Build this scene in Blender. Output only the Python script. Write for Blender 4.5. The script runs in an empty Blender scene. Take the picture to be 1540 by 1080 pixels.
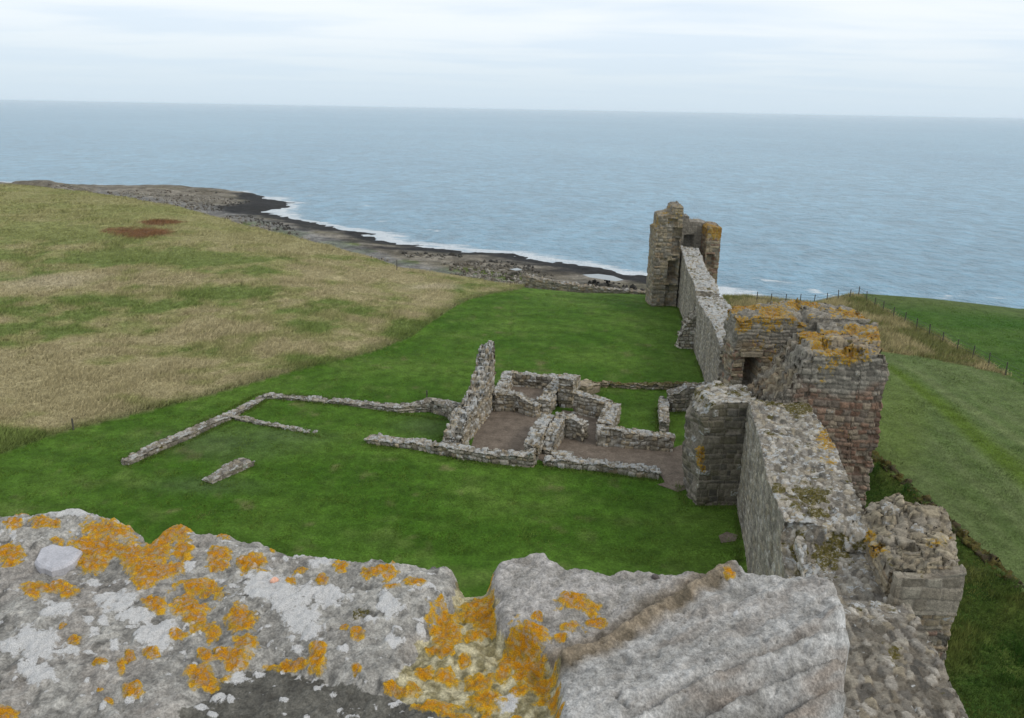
import bpy, math, random
import numpy as np
rng = np.random.default_rng(7)
random.seed(7)
scene = bpy.context.scene
COL = scene.collection

# ------------------------------------------------------------------ camera
F, W0, H0 = 1200.0, 1540.0, 1080.0
PITCH, ROLL, EYE = math.radians(17.35), math.radians(1.04), 20.0
def _rx(a):
    c, s = math.cos(a), math.sin(a); return np.array([[1, 0, 0], [0, c, -s], [0, s, c]])
def _rz(a):
    c, s = math.cos(a), math.sin(a); return np.array([[c, -s, 0], [s, c, 0], [0, 0, 1]])
RM = _rx(math.pi/2-PITCH) @ _rz(ROLL)
CP = np.array([0, 0, EYE])
def at(u, v, z=0.0):
    """the point at height z that the photograph shows at pixel u, v (for surveying the site)"""
    d = RM @ np.array([(u-770)/F, -(v-540)/F, -1.0]); return CP + d*((z-EYE)/d[2])
def survey(x, y, z):
    q = np.stack([x, y, z-EYE], -1) @ RM
    return 770+F*q[..., 0]/-q[..., 2], 540-F*q[..., 1]/-q[..., 2]
cam = bpy.data.objects.new('camera', bpy.data.cameras.new('camera'))
COL.objects.link(cam)
cam.location = (0, 0, EYE)
from mathutils import Matrix
cam.rotation_euler = Matrix(RM.tolist()).to_euler()
cam.data.sensor_width = 36; cam.data.lens = 36*F/W0
cam.data.clip_start = .05; cam.data.clip_end = 90000
scene.camera = cam

# ------------------------------------------------------------------ noise
def hsh(i, j, k, s=0):
    h = (i.astype(np.int64)*374761393 + j.astype(np.int64)*668265263 + k.astype(np.int64)*2147483647 + s*974634777) & 0xffffffff
    h = ((h ^ (h >> 13))*1274126177) & 0xffffffff
    h = ((h ^ (h >> 16))*2246822519) & 0xffffffff
    return ((h ^ (h >> 15)) & 0xffffff)/float(0xffffff)
def vnoise(x, y, z, s=0):
    xi, yi, zi = np.floor(x), np.floor(y), np.floor(z)
    fx, fy, fz = x-xi, y-yi, z-zi
    fx, fy, fz = [f*f*(3-2*f) for f in (fx, fy, fz)]
    r = 0
    for a in (0, 1):
        for b in (0, 1):
            for c in (0, 1):
                r = r + hsh(xi+a, yi+b, zi+c, s)*(fx if a else 1-fx)*(fy if b else 1-fy)*(fz if c else 1-fz)
    return r
def fbm(x, y, z, o=4, s=0, g=.5):
    a, t, r = 1.0, 0.0, 0
    for k in range(o):
        r = r + a*vnoise(x, y, z, s+k*17); t += a; a *= g; x, y, z = x*2.03+3.1, y*2.03+1.7, z*2.03+5.3
    return r/t            # 0..1 around .5
def fb2(x, y, o=4, s=0, g=.5):
    return fbm(x, y, np.zeros_like(x)+.37, o, s, g)
def worley(x, y, z, jit=(.8, .8, .8), s=0):
    xi, yi, zi = np.floor(x), np.floor(y), np.floor(z)
    f1 = np.full(x.shape, 9.0); f2 = f1.copy(); idv = np.zeros(x.shape); idb = np.zeros(x.shape)
    for a in (-1, 0, 1):
        for b in (-1, 0, 1):
            for c in (-1, 0, 1):
                i, j, k = xi+a, yi+b, zi+c
                sh = hsh(k, k*0, k*0, s+5)                      # each course starts at its own offset
                px = i+.5+jit[0]*(hsh(i, j, k, s)-.5)+0*sh
                py = j+.5+jit[1]*(hsh(i, j, k, s+1)-.5)
                pz = k+.5+jit[2]*(hsh(i, j, k, s+2)-.5)
                d = (x-px)**2+(y-py)**2+(z-pz)**2
                nr = d < f1
                f2 = np.where(nr, f1, np.minimum(f2, d))
                idv = np.where(nr, hsh(i, j, k, s+3), idv); idb = np.where(nr, hsh(i, j, k, s+4), idb)
                f1 = np.where(nr, d, f1)
    return np.sqrt(f1), np.sqrt(f2), idv, idb
def sst(a, b, x):
    t = np.clip((x-a)/(b-a), 0, 1); return t*t*(3-2*t)
def mix(a, b, t):
    a = np.asarray(a, float); b = np.asarray(b, float); return a+(b-a)*t[..., None]

# ------------------------------------------------------------------ mesh helpers
def mesh_obj(name, verts, faces, mat=None, parent=None, attrs=None, smooth=True):
    me = bpy.data.meshes.new(name)
    v = np.ascontiguousarray(verts, np.float32).reshape(-1, 3); f = np.ascontiguousarray(faces, np.int32)
    n, k = f.shape
    me.vertices.add(len(v)); me.vertices.foreach_set('co', v.ravel())
    me.loops.add(n*k); me.loops.foreach_set('vertex_index', f.ravel())
    me.polygons.add(n); me.polygons.foreach_set('loop_start', np.arange(0, n*k, k, dtype=np.int32))
    me.polygons.foreach_set('loop_total', np.full(n, k, np.int32))
    me.polygons.foreach_set('use_smooth', np.full(n, smooth, bool))
    me.update(calc_edges=True); me.validate()
    for an, arr in (attrs or {}).items():
        arr = np.asarray(arr, np.float32)
        if arr.ndim == 2:
            a = me.attributes.new(an, 'FLOAT_COLOR', 'POINT')
            c = np.ones((len(v), 4), np.float32); c[:, :3] = arr; a.data.foreach_set('color', c.ravel())
        else:
            a = me.attributes.new(an, 'FLOAT', 'POINT'); a.data.foreach_set('value', np.ascontiguousarray(arr).ravel())
    o = bpy.data.objects.new(name, me); COL.objects.link(o)
    if mat: me.materials.append(mat)
    if parent: o.parent = parent
    return o
def grid_faces(nr, nc):
    i = np.arange(nr*nc).reshape(nr, nc)
    return np.stack([i[:-1, :-1], i[1:, :-1], i[1:, 1:], i[:-1, 1:]], -1).reshape(-1, 4)
def sub_mesh(name, V, Fc, mask, mat, attrs, parent=None):
    f = Fc[mask]; u, inv = np.unique(f, return_inverse=True)
    return mesh_obj(name, V[u], inv.reshape(f.shape), mat, parent, {k: a[u] for k, a in attrs.items()})
def thing(name, label, cat, loc=(0, 0, 0), group=None):
    o = bpy.data.objects.new(name, None); COL.objects.link(o); o.empty_display_size = .3
    o.location = loc; tag(o, label, cat, group); return o
def tag(o, label=None, cat=None, group=None, kind=None):
    if label: o['label'] = label
    if cat: o['category'] = cat
    if group: o['group'] = group
    if kind: o['kind'] = kind
    return o
def inpoly(x, y, poly):
    r = np.zeros(x.shape, bool); n = len(poly)
    for i in range(n):
        x1, y1 = poly[i]; x2, y2 = poly[(i+1) % n]
        c = ((y1 > y) != (y2 > y)) & (x < (x2-x1)*(y-y1)/((y2-y1) if y2 != y1 else 1e-9)+x1)
        r ^= c
    return r
def dist_line(x, y, pts, closed=False):
    d = np.full(x.shape, 1e9); n = len(pts)
    for i in range(n if closed else n-1):
        x1, y1 = pts[i]; x2, y2 = pts[(i+1) % n]
        dx, dy = x2-x1, y2-y1
        t = np.clip(((x-x1)*dx+(y-y1)*dy)/(dx*dx+dy*dy+1e-12), 0, 1)
        d = np.minimum(d, np.hypot(x-x1-t*dx, y-y1-t*dy))
    return d
def blobs(u, v, lst):
    f = np.full(u.shape, -9.0)
    for b in lst:
        f = np.maximum(f, 1-np.sqrt(((u-b[0])/b[2])**2+((v-b[1])/b[3])**2))
    return f

# ------------------------------------------------------------------ materials
class NT:
    def __init__(s, name):
        s.m = bpy.data.materials.new(name); s.m.use_nodes = True; s.t = s.m.node_tree; s.t.nodes.clear()
        s.out = s.t.nodes.new('ShaderNodeOutputMaterial')
    def n(s, typ, inp=None, **kw):
        nd = s.t.nodes.new(typ)
        for k, v in kw.items(): setattr(nd, k, v)
        for k, v in (inp or {}).items():
            if isinstance(v, bpy.types.NodeSocket): s.t.links.new(v, nd.inputs[k])
            else: nd.inputs[k].default_value = v
        return nd
    def obj(s): return s.n('ShaderNodeTexCoord').outputs['Object']
    def scale(s, v, x, y, z, rot=0):
        return s.n('ShaderNodeMapping', {'Vector': v, 'Scale': (x, y, z), 'Rotation': (0, 0, rot)}).outputs[0]
    def noise(s, v, sc, det=4, rough=.5):
        return s.n('ShaderNodeTexNoise', {'Vector': v, 'Scale': sc, 'Detail': det, 'Roughness': rough}).outputs[0]
    def attr(s, name, col=False):
        a = s.n('ShaderNodeAttribute', attribute_name=name); return a.outputs['Color' if col else 'Fac']
    def math(s, op, a, b=0.0): return s.n('ShaderNodeMath', {0: a, 1: b}, operation=op).outputs[0]
    def rng(s, v, a, b, c=0.0, d=1.0):
        return s.n('ShaderNodeMapRange', {'Value': v, 'From Min': a, 'From Max': b, 'To Min': c, 'To Max': d}, interpolation_type='SMOOTHSTEP').outputs[0]
    def mixc(s, f, a, b, bt='MIX'):
        nd = s.n('ShaderNodeMix', data_type='RGBA', blend_type=bt)
        for i, v in ((0, f), (6, a), (7, b)):
            if isinstance(v, bpy.types.NodeSocket): s.t.links.new(v, nd.inputs[i])
            else: nd.inputs[i].default_value = v if i == 0 else (*v, 1)
        return nd.outputs[2]
    def mul(s, c, f):      # colour times a grey factor
        return s.n('ShaderNodeVectorMath', {0: c, 3: f}, operation='SCALE').outputs[0]
    def bump(s, h, st, dist): return s.n('ShaderNodeBump', {'Height': h, 'Strength': st, 'Distance': dist}).outputs[0]
    def bsdf(s, col, rough=.9, nrm=None, spec=.2, **kw):
        i = {'Base Color': col, 'Roughness': rough, 'Specular IOR Level': spec}
        if nrm is not None: i['Normal'] = nrm
        i.update(kw)
        b = s.n('ShaderNodeBsdfPrincipled', i); s.t.links.new(b.outputs[0], s.out.inputs['Surface']); return s.m

def stone_mat(name, f1=9, f2=45, bd=.02, lf=14, lamp=.9, oa=(.42, .155, .006), ob=(.60, .30, .012), hole=1.0, grain=0, hs=None, wa=(.34, .34, .32), wb=(.50, .50, .485)):
    t = NT(name); o = t.obj()
    na = t.noise(o, f1, 6, .65); nb = t.noise(o, f2, 4, .6)
    c = t.mul(t.attr('col', True), t.rng(na, .3, .7, .72, 1.25))
    c = t.mul(c, t.rng(nb, .3, .7, .8, 1.2))
    if grain: c = t.mul(c, t.rng(t.noise(o, grain, 3, .7), .32, .68, .80, 1.20))
    ln = t.math('MULTIPLY', t.math('SUBTRACT', t.noise(o, lf, 6, .65), .5), lamp)
    ln2 = t.math('MULTIPLY', t.math('SUBTRACT', t.noise(t.scale(o, 1.1, 1.07, 1.13), lf*1.7, 5, .65), .5), lamp)
    fine = t.noise(o, f2*2, 3, .6)
    wm = t.math('MULTIPLY', t.rng(t.math('ADD', t.attr('white'), ln2), -.06, .14), t.rng(fine, .34, .46, .6, 1))
    c = t.mixc(wm, c, t.mul(t.mixc(na, wa, wb), t.rng(fine, .3, .7, .75, 1.15)))
    mm = t.math('MULTIPLY', t.rng(t.math('ADD', t.attr('moss'), ln), -.10, .12), t.rng(t.noise(o, f1*2.2, 4, .7), .38, .5, .15, 1))
    c = t.mixc(mm, c, t.mul(t.mixc(na, (.045, .048, .012), (.15, .115, .03)), t.rng(nb, .3, .7, .5, 1.4)))
    lv = t.math('ADD', t.attr('lich'), ln)
    om = t.math('MULTIPLY', t.rng(lv, -.05, .16), t.rng(t.noise(o, hs or f2, 4, .7), .40, .54, hole, 1))
    oc = t.mixc(t.rng(lv, .02, .5), ob, oa)
    oc = t.mixc(t.rng(lv, .10, .02), oc, (.60, .42, .06))
    oc = t.mixc(t.rng(na, .45, .70), oc, (.36, .24, .03))
    oc = t.mul(oc, t.rng(fine, .3, .7, .6, 1.3))
    c = t.mixc(om, c, oc)
    h = t.math('ADD', t.math('ADD', t.math('MULTIPLY', na, .7), t.math('MULTIPLY', nb, .3)), t.math('MULTIPLY', om, .25))
    return t.bsdf(c, .92, t.bump(h, .9, bd), .15)
M_STONE = stone_mat('rubble_masonry', 5, 22, .05, 4.5, 1.3, (.33, .155, .012), (.46, .27, .03), .12, 0, 9)
M_COPING = stone_mat('coping_sandstone', 60, 300, .007, 40, 1.7, (.50, .215, .008), (.62, .37, .025), .45, 190, 95, (.44, .43, .415), (.66, .65, .635))

def ground_mat(name, freq, contrast, bd, aniso=None, spec=.1):
    t = NT(name); o = t.obj()
    v = o if aniso is None else t.scale(o, *aniso)
    a = t.noise(v, freq, 6, .7); b = t.noise(o, freq*6, 4, .65)
    c = t.mul(t.attr('col', True), t.rng(a, .25, .75, 1-contrast, 1+contrast))
    c = t.mul(c, t.rng(b, .25, .75, 1-contrast*.8, 1+contrast*.8))
    h = t.math('ADD', t.math('MULTIPLY', a, .5), t.math('MULTIPLY', b, .5))
    return t.bsdf(c, .95, t.bump(h, .7, bd), spec)
M_LAWN = ground_mat('mown_grass', 1.3, .35, .07)
M_MEADOW = ground_mat('rough_grass', 1.1, .4, .25)
M_FIELD = ground_mat('field_grass', .9, .3, .10)
M_SHORE = ground_mat('shore_rock', .35, .45, .5)
M_DITCH = ground_mat('ditch_grass', 1.5, .45, .2)
M_GRAVEL = ground_mat('pink_gravel', 1.6, .30, .03)
t = NT('grass_blade'); M_BLADE = t.bsdf(t.attr('col', True), .95, t.n('ShaderNodeVectorMath', {0: t.n('ShaderNodeVectorMath', {0: t.n('ShaderNodeNewGeometry').outputs['Normal'], 3: .35}, operation='SCALE').outputs[0], 1: (0, 0, .8)}, operation='ADD').outputs[0], .05)
t = NT('weathered_wood'); o_ = t.obj()
M_WOOD = t.bsdf(t.mixc(t.noise(t.scale(o_, 30, 30, 3), 1, 4), (.05, .045, .04), (.13, .12, .10)), .9)
t = NT('fence_wire'); M_WIRE = t.bsdf(t.mixc(t.noise(t.obj(), 4), (.07, .07, .07), (.12, .12, .12)), .6)
t = NT('pebble'); M_PEBBLE = t.bsdf(t.mul(t.attr('col', True), t.rng(t.noise(t.obj(), 300), .3, .7, .85, 1.1)), .6)

# ------------------------------------------------------------------ lay of the land
AZR = np.array([-75, -55, -40, -32.4, -28.1, -17.4, -8.3, -1.5, 1, 5, 12, 15, 18, 21, 24, 28, 33, 45, 75])
REDGE = np.array([330, 280, 215, 186, 171, 121, 99.5, 93.5, 92, 91, 93, 97, 100, 100, 109, 111, 116, 140, 200])
ZED = np.array([5, 5, 4.6, 4.2, 4, 2.5, .8, 0, -.2, -.4, -.6, -1.5, -2.0, -2.1, -1.9, -2.0, -3.0, -4, -5.0])
SHORE = [(600, 60), (300, 105), (200, 108), (130, 112), (92, 122), (97, 133), (92, 141), (84, 140), (78, 130), (66, 126), (58, 134), (47, 150), (43, 160),
         (30, 174), (20, 185), (10, 192), (0, 202), (-11, 206), (-23, 211.5), (-40, 229), (-56, 245), (-70, 262), (-84, 277), (-80, 290), (-82, 305), (-93, 316), (-112, 340),
         (-135, 350), (-165, 358), (-220, 362), (-330, 374), (-600, 400)]
LAND = SHORE+[(-900, 300), (-900, -200), (900, -200), (900, 40)]
def wall_x(y):      # inner face of the long curtain wall
    return np.interp(y, [0, 18, 38, 50, 58, 86, 110], [4.9, 8.2, 12.3, 14.05, 14.9, 17.9, 20.5])
BANK = [(27.0, 8), (25.6, 22), (25.1, 34), (24.8, 48), (24.0, 56), (22.8, 66)]
def bank_x(y): return np.interp(y, [b[1] for b in BANK], [b[0] for b in BANK])
LAWNEDGE = [(-80, 20), (-45, 33), (-30.1, 43.1), (-28.1, 47), (-18.3, 56.2), (-14.3, 60.2), (-11.6, 63.3), (-8.9, 68.5), (-8.1, 72.5), (-6.6, 79), (-5.0, 84), (-2.5, 88.5), (1.0, 92), (1.5, 97)]
MEADOW = LAWNEDGE+[(1, 160), (-300, 400), (-400, 100), (-300, 0)]
OUTCROPS = [(-170, 300, 15, 4.0), (-184, 296, 14, 2.8), (-150, 322, 20, 2.0), (-133, 326, 18, 1.6), (-115, 322, 16, .9), (90, 137, 7, 1.6)]
def shore_d(x, y):
    d = dist_line(x, y, SHORE); d = np.where(inpoly(x, y, LAND), d, -d)
    return d+(9*(fb2(x*.045, y*.06, 3, 161)-.5)+7*(fb2(x*.16, y*.22, 3, 162)-.5))*sst(60, 15, np.abs(d))
def edges(x, y):
    az = np.degrees(np.arctan2(x, y))
    return np.interp(az, AZR, REDGE), np.interp(az, AZR, ZED), az
def ground(x, y, detail=True):
    r = np.hypot(x, y); re, ze, az = edges(x, y)
    wr = sst(.8, 3.0, x-wall_x(y))                      # 1 outside the curtain wall
    left = sst(.30, .95, r/re)*np.where(az < 0, ze, 0)+np.where(az >= 0, ze, 0)*sst(.9, 1.0, r/re)
    out = -2.0-1.0*sst(0, 3, bank_x(y)-x)*sst(64, 50, y)-(r > 0)*0
    out = out+sst(.85, 1.0, r/re)*(ze+2.0)
    zin = left*(1-wr)+out*wr
    if detail:
        md = inpoly(x, y, MEADOW)
        zin = zin+np.where(md, .5*(fb2(x*.07, y*.07, 3, 3)-.5)*sst(0, 5, dist_line(x, y, LAWNEDGE))*2+.12, .0)
    d = shore_d(x, y)
    zs = -15+np.where(d > 0, 1.2*sst(0, 14, d)+1.9*sst(10, 70, d), .14*d)
    for ox, oy, orad, oh in OUTCROPS:
        q = 1-np.hypot(x-ox, y-oy)/orad
        zs = zs+oh*np.clip(q, 0, 1)**.7
    if detail:
        n1 = fb2(x*.05, y*.11, 5, 31, .6); n2 = np.abs(fb2(x*.16, y*.3, 3, 41)-.5)*2
        zs = zs+(n1-.5)*1.8*sst(-2, 40, d)+(.25-n2)*.7*sst(2, 30, d)+.5*(fb2(x*.35, y*.5, 3, 43)-.45)*sst(-3, 3, d)
    k = sst(0, 1, (r-re)/np.where(az < 10, 26, 34))
    return zin*(1-k)+zs*k, d, k, re, az

az = np.radians(np.arange(-66, 66.01, .16)); rr = 3.2*np.exp(np.arange(0, 5.12, .0085))
azg, rrg = az, rr
A, Rr = np.meshgrid(az, rr); X, Y = Rr*np.sin(A), Rr*np.cos(A)
Z, DS, KS, RE, AZ = ground(X, Y)
Xf, Yf, Zf, dS, kS, rE, aZ = [q.ravel() for q in (X, Y, Z, DS, KS, RE, AZ)]
U, V_ = survey(Xf, Yf, Zf)
rF = np.hypot(Xf, Yf)
# regions
meadow_m = inpoly(Xf, Yf, MEADOW) & (kS < .12)
outside = Xf > wall_x(Yf)+1.4
ditch_m = outside & (Xf < bank_x(Yf)) & (Yf < 66) & (kS < .05)
field_m = outside & ~ditch_m & (kS < .12)
shore_m = (kS >= .12)
n_lo, n_mid, n_hi = fb2(Xf*.035, Yf*.05, 4, 51), fb2(Xf*.16, Yf*.2, 4, 52), fb2(Xf*.9, Yf*.9, 3, 53)
# --- lawn
lawn = mix((.045, .105, .009), (.098, .168, .026), sst(.3, .72, n_mid*.6+n_lo*.4))
lawn = mix(lawn, (.105, .150, .034), sst(.52, .80, fb2(Xf*.5, Yf*.6, 4, 60))*.6)
lawn = mix(lawn, (.15, .14, .06), sst(.66, .85, fb2(Xf*.8+9, Yf*.9, 3, 61))*.7)
arc = np.hypot(Xf-2, Yf-66)
lawn = lawn*(1+.13*np.sin(arc*2.2+n_mid*4)*sst(62, 70, Yf))[:, None]*(1+.10*np.sin((Xf*.3+Yf)*2.4+n_mid*4)*sst(60, 50, Yf))[:, None]*(.86+.28*fb2(Xf*1.7, Yf*1.7, 3, 63))[:, None]
worn = blobs(U, V_, [(330, 668, 190, 40), (420, 655, 120, 22), (300, 730, 150, 26), (640, 640, 80, 25)])
lawn = mix(lawn, (.075, .10, .045), sst(0, .9, worn+n_mid-.5)*.55)
# --- meadow
tan, grn, pale, olv = (.335, .285, .155), (.140, .180, .050), (.42, .36, .23), (.25, .24, .10)
def meadow_col(u, v, x, y, hi=True):
    nl, nm = fb2(x*.03, y*.05, 4, 71), fb2(x*.11, y*.16, 4, 72)
    w = .38+1.2*(nm-.5)+.6*(nl-.5)+1.3*(fb2(x*.40, y*.5, 4, 73)-.5)
    tb = blobs(u, v, [(60, 418, 170, 26), (440, 425, 320, 34), (640, 440, 140, 26), (330, 520, 330, 55), (60, 600, 200, 60), (480, 570, 170, 45), (420, 345, 200, 40), (60, 560, 200, 60)])
    gb = blobs(u, v, [(120, 462, 260, 26), (330, 440, 160, 14), (60, 500, 120, 18), (460, 545, 90, 18), (220, 385, 240, 14), (120, 350, 160, 20), (640, 520, 60, 40), (560, 545, 120, 22), (60, 672, 120, 12)])
    w = w+.26*sst(-.3, .6, tb)-.42*sst(-.4, .8, gb)
    c = mix(grn, olv, sst(.15, .42, w)); c = mix(c, tan, sst(.38, .72, w))
    c = mix(c, pale, sst(.2, .9, blobs(u, v, [(70, 420, 130, 20), (650, 432, 90, 9)])+(nm-.5)))
    c = mix(c, (.26, .25, .10), sst(420, 320, v)*.7)
    return c
mead = meadow_col(U, V_, Xf, Yf)
br = blobs(U, V_, [(205, 349, 66, 9), (238, 335, 36, 5)])
mead = mix(mead, (.15, .055, .03), sst(-.1, .45, br+(n_hi-.5)*.9+1.2*(n_mid-.5))*.85)
mead = mix(mead, (.03, .055, .012), sst(1.2, .2, dist_line(Xf, Yf, LAWNEDGE)+(n_hi-.5))*.6)
# --- field outside the wall
FD = at(1540, 690, -2)-at(1340, 545, -2); fa = math.atan2(FD[1], FD[0])
al, ac = Xf*math.cos(fa)+Yf*math.sin(fa), -Xf*math.sin(fa)+Yf*math.cos(fa)
stk = .55*fb2(al*.06, ac*1.1, 4, 81)+.45*fb2(al*.25, ac*4.0, 3, 82)
fld = mix((.085, .128, .036), (.130, .165, .064), sst(.3, .7, stk*.75+n_mid*.25))
fld = mix(fld, (.12, .165, .035), sst(-.2, .6, blobs(U, V_, [(1345, 640, 60, 90)]))*.5)
bl = dist_line(U, V_, [(1338, 552), (1380, 583), (1430, 622), (1480, 668), (1540, 718), (1620, 790)])
bp = dist_line(U, V_, [(1338, 540), (1380, 562), (1430, 598), (1500, 640), (1600, 705)])
wid = 5+(U-1330)*.075
fld = mix(fld, (.085, .135, .016), sst(1.3, .2, bl/wid+(n_mid-.5)*.8)*.9)
fld = mix(fld, (.20, .23, .10), sst(1.0, .1, bp/(wid*.6)+(n_mid-.5))*.4)
FENCE2 = [(43.9, 99.5), (43.6, 91), (43.9, 82), (44.2, 74), (44.4, 66), (44.6, 58), (44.8, 50)]
beyond = Xf > np.interp(Yf, [p[1] for p in FENCE2[::-1]], [p[0] for p in FENCE2[::-1]])
mound = mix((.040, .10, .012), (.085, .135, .030), sst(.3, .7, n_mid*.5+n_lo*.5))
mound = mix(mound, (.11, .125, .05), sst(470, 448, V_-(U-1300)*.08+(n_mid-.5)*26)*.55)
fld = np.where(beyond[:, None], mound, fld)
STRIP = [(1240, 455), (1305, 452), (1345, 474), (1430, 516), (1520, 566), (1480, 556), (1430, 545), (1340, 530), (1290, 522), (1240, 500)]
strip = inpoly(U, V_, STRIP) & field_m
fld = np.where(strip[:, None], mix((.10, .10, .035), (.24, .18, .08), sst(.3, .7, fb2(Xf*.5, Yf*.5, 4, 85))), fld)
rough_edge = field_m & (Yf > 88) & ~beyond & ~strip
fld = np.where(rough_edge[:, None], mix((.06, .085, .02), (.16, .14, .05), sst(.3, .7, n_mid)), fld)
# --- ditch
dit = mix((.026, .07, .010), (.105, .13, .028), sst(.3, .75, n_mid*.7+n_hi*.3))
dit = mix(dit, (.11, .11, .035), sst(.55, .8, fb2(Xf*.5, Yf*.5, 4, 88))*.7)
# --- shore
sn = fb2(Xf*.10, Yf*.22, 5, 91, .6)
sh = mix((.115, .098, .07), (.235, .21, .17), sst(.3, .7, sn))
sh = mix(sh, (.14, .125, .075), sst(.5, .7, fb2(Xf*.06, Yf*.13, 4, 93))*.7)
grs = blobs(U, V_, [(385, 336, 26, 4), (440, 352, 26, 6), (420, 345, 12, 4), (505, 368, 38, 6), (545, 378, 22, 4), (610, 395, 24, 4), (690, 408, 50, 6), (750, 420, 50, 6), (715, 413, 90, 4)])
sh = mix(sh, (.085, .11, .022), sst(-.1, .3, grs+(n_hi-.5)*.7))
shl = dist_line(U, V_, [(150, 292), (330, 318), (460, 352), (600, 398), (760, 428)])
sh = mix(sh, (.20, .20, .20), sst(12, 3, shl+(sn-.5)*16)*.6)
wet = sst(20, 8, dS+(sn-.5)*26-9*sst(-40, -90, Xf)*sst(230, 300, Yf)+45*sst(-95, -135, Xf))
sh = sh*(.70+.6*fb2(Xf*.5+Yf*.1, Yf*1.1, 4, 94))[:, None]
sh = mix(sh, (.016, .016, .018), wet*.93)
re_strip = kS < .35
sh = np.where((re_strip & (aZ < 0))[:, None], mix((.04, .07, .018), (.09, .10, .04), sst(.3, .7, n_hi)), sh)
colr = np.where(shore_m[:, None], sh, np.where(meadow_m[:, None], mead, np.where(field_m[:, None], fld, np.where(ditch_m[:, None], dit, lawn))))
VG = np.stack([Xf, Yf, Zf], -1); FG = grid_faces(*X.shape)
reg = np.where(shore_m, 4, np.where(meadow_m, 1, np.where(field_m, 2, np.where(ditch_m, 3, 0))))
fr = reg[FG[:, 0]]
for k, (nm, mt) in enumerate([('lawn', M_LAWN), ('meadow', M_MEADOW), ('field', M_FIELD), ('ditch', M_DITCH), ('rocky_shore', M_SHORE)]):
    tag(sub_mesh(nm, VG, FG, fr == k, mt, {'col': colr}), kind='structure')

# ------------------------------------------------------------------ rough grass
def blades(name, px, py, pz, colr, hgt, wid, k=3, lean=.6, wind=(.5, .2), label=None):
    n = len(px)*k
    x, y, z = [np.repeat(q, k) for q in (px, py, pz)]; c = np.repeat(colr, k, 0); h = np.repeat(hgt, k); w = np.repeat(wid, k)
    x = x+rng.normal(0, .5, n)*w*3; y = y+rng.normal(0, .5, n)*w*3
    h = h*rng.uniform(.6, 1.25, n); a = rng.uniform(0, 2*np.pi, n)
    lx, ly = h*(rng.normal(0, lean*.5, n)+wind[0]*lean), h*(rng.normal(0, lean*.5, n)+wind[1]*lean)
    wx, wy = np.cos(a)*w*.5, np.sin(a)*w*.5
    v = np.empty((n, 3, 3)); v[:, 0] = np.stack([x-wx, y-wy, z-.03], -1); v[:, 1] = np.stack([x+wx, y+wy, z-.03], -1)
    v[:, 2] = np.stack([x+lx, y+ly, z+h], -1)
    cc = np.repeat(c*rng.uniform(.7, 1.35, (n, 1)), 3, 0)
    o = mesh_obj(name, v.reshape(-1, 3), np.arange(n*3).reshape(n, 3), M_BLADE, None, {'col': cc}, smooth=False)
    return tag(o, kind='stuff')
def scatter(n, a0, a1, r0, r1):
    a = np.radians(rng.uniform(a0, a1, n)); r = np.sqrt(rng.uniform(0, 1, n))
    r = r0*(r1/r0)**rng.uniform(0, 1, n); return r*np.sin(a), r*np.cos(a), r
x, y, r = scatter(330000, -48, 2, 40, 190)
ok = inpoly(x, y, MEADOW); x, y, r = x[ok], y[ok], r[ok]
z, d, k, re, a_ = ground(x, y); ok = k < .05; x, y, r, z = x[ok], y[ok], r[ok], z[ok]
u, v = survey(x, y, z)
dens = fb2(x*.35, y*.35, 3, 101); ok = (u > -260) & (v < 800) & (dens > .22); x, y, r, z, u, v, dens = [q[ok] for q in (x, y, r, z, u, v, dens)]
c = meadow_col(u, v, x, y)*1.5
ed = sst(2.0, .3, dist_line(x, y, LAWNEDGE))
b2 = sst(-.1, .5, blobs(u, v, [(205, 349, 66, 9), (238, 335, 36, 5)])+1.6*(fb2(x*.3, y*.3, 4, 145)-.5))*.8
c = mix(c, (.10, .14, .03), ed*.4); c = mix(c, (.22, .075, .04), b2)
tag(blades('rough_grass', x, y, z, c, (.12+.24*sst(.4, .75, dens))*(1+.15*ed), .016+.00035*r, 3, .9), 'long tan and green tussock grass covering the hillside meadow', 'grass')
x, y, r = scatter(170000, -42, 22, 33, 95)
ok = ~inpoly(x, y, MEADOW) & (x < wall_x(y)-.2) & (y < 91)
FLOORS = [[(-3.4, 44.2), (-2.4, 48.3), (-1.3, 52.4), (2.6, 51.3), (2.2, 48.0), (1.2, 43.4)], [(-.7, 52.3), (-.3, 57.4), (3.7, 56.5), (2.4, 51.6)], [(1.6, 44), (2.6, 48.6), (3.6, 52.2), (6.9, 50.8), (5.8, 46.6), (10.1, 45.9), (11.6, 47.1), (11.4, 43), (9.9, 40.7), (8.8, 40.9), (8.7, 41.9), (2.2, 43.2)]]
for fp in FLOORS: ok &= ~inpoly(x, y, fp)
x, y, r = x[ok], y[ok], r[ok]; z = ground(x, y)[0]; dn = fb2(x*1.1, y*1.1, 4, 141)
c = mix((.056, .118, .011), (.122, .190, .032), sst(.3, .7, fb2(x*.25, y*.3, 4, 52)*.5+dn*.5)); c = mix(c, (.20, .20, .08), sst(.66, .82, fb2(x*.8, y*.8, 4, 143))*.8)
tag(blades('lawn_tufts', x, y, z, c, .035+.06*sst(.45, .75, dn), .02+.0005*r, 2, 1.2), 'short mown grass tufts on the lawn round the ruins', 'grass')
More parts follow.
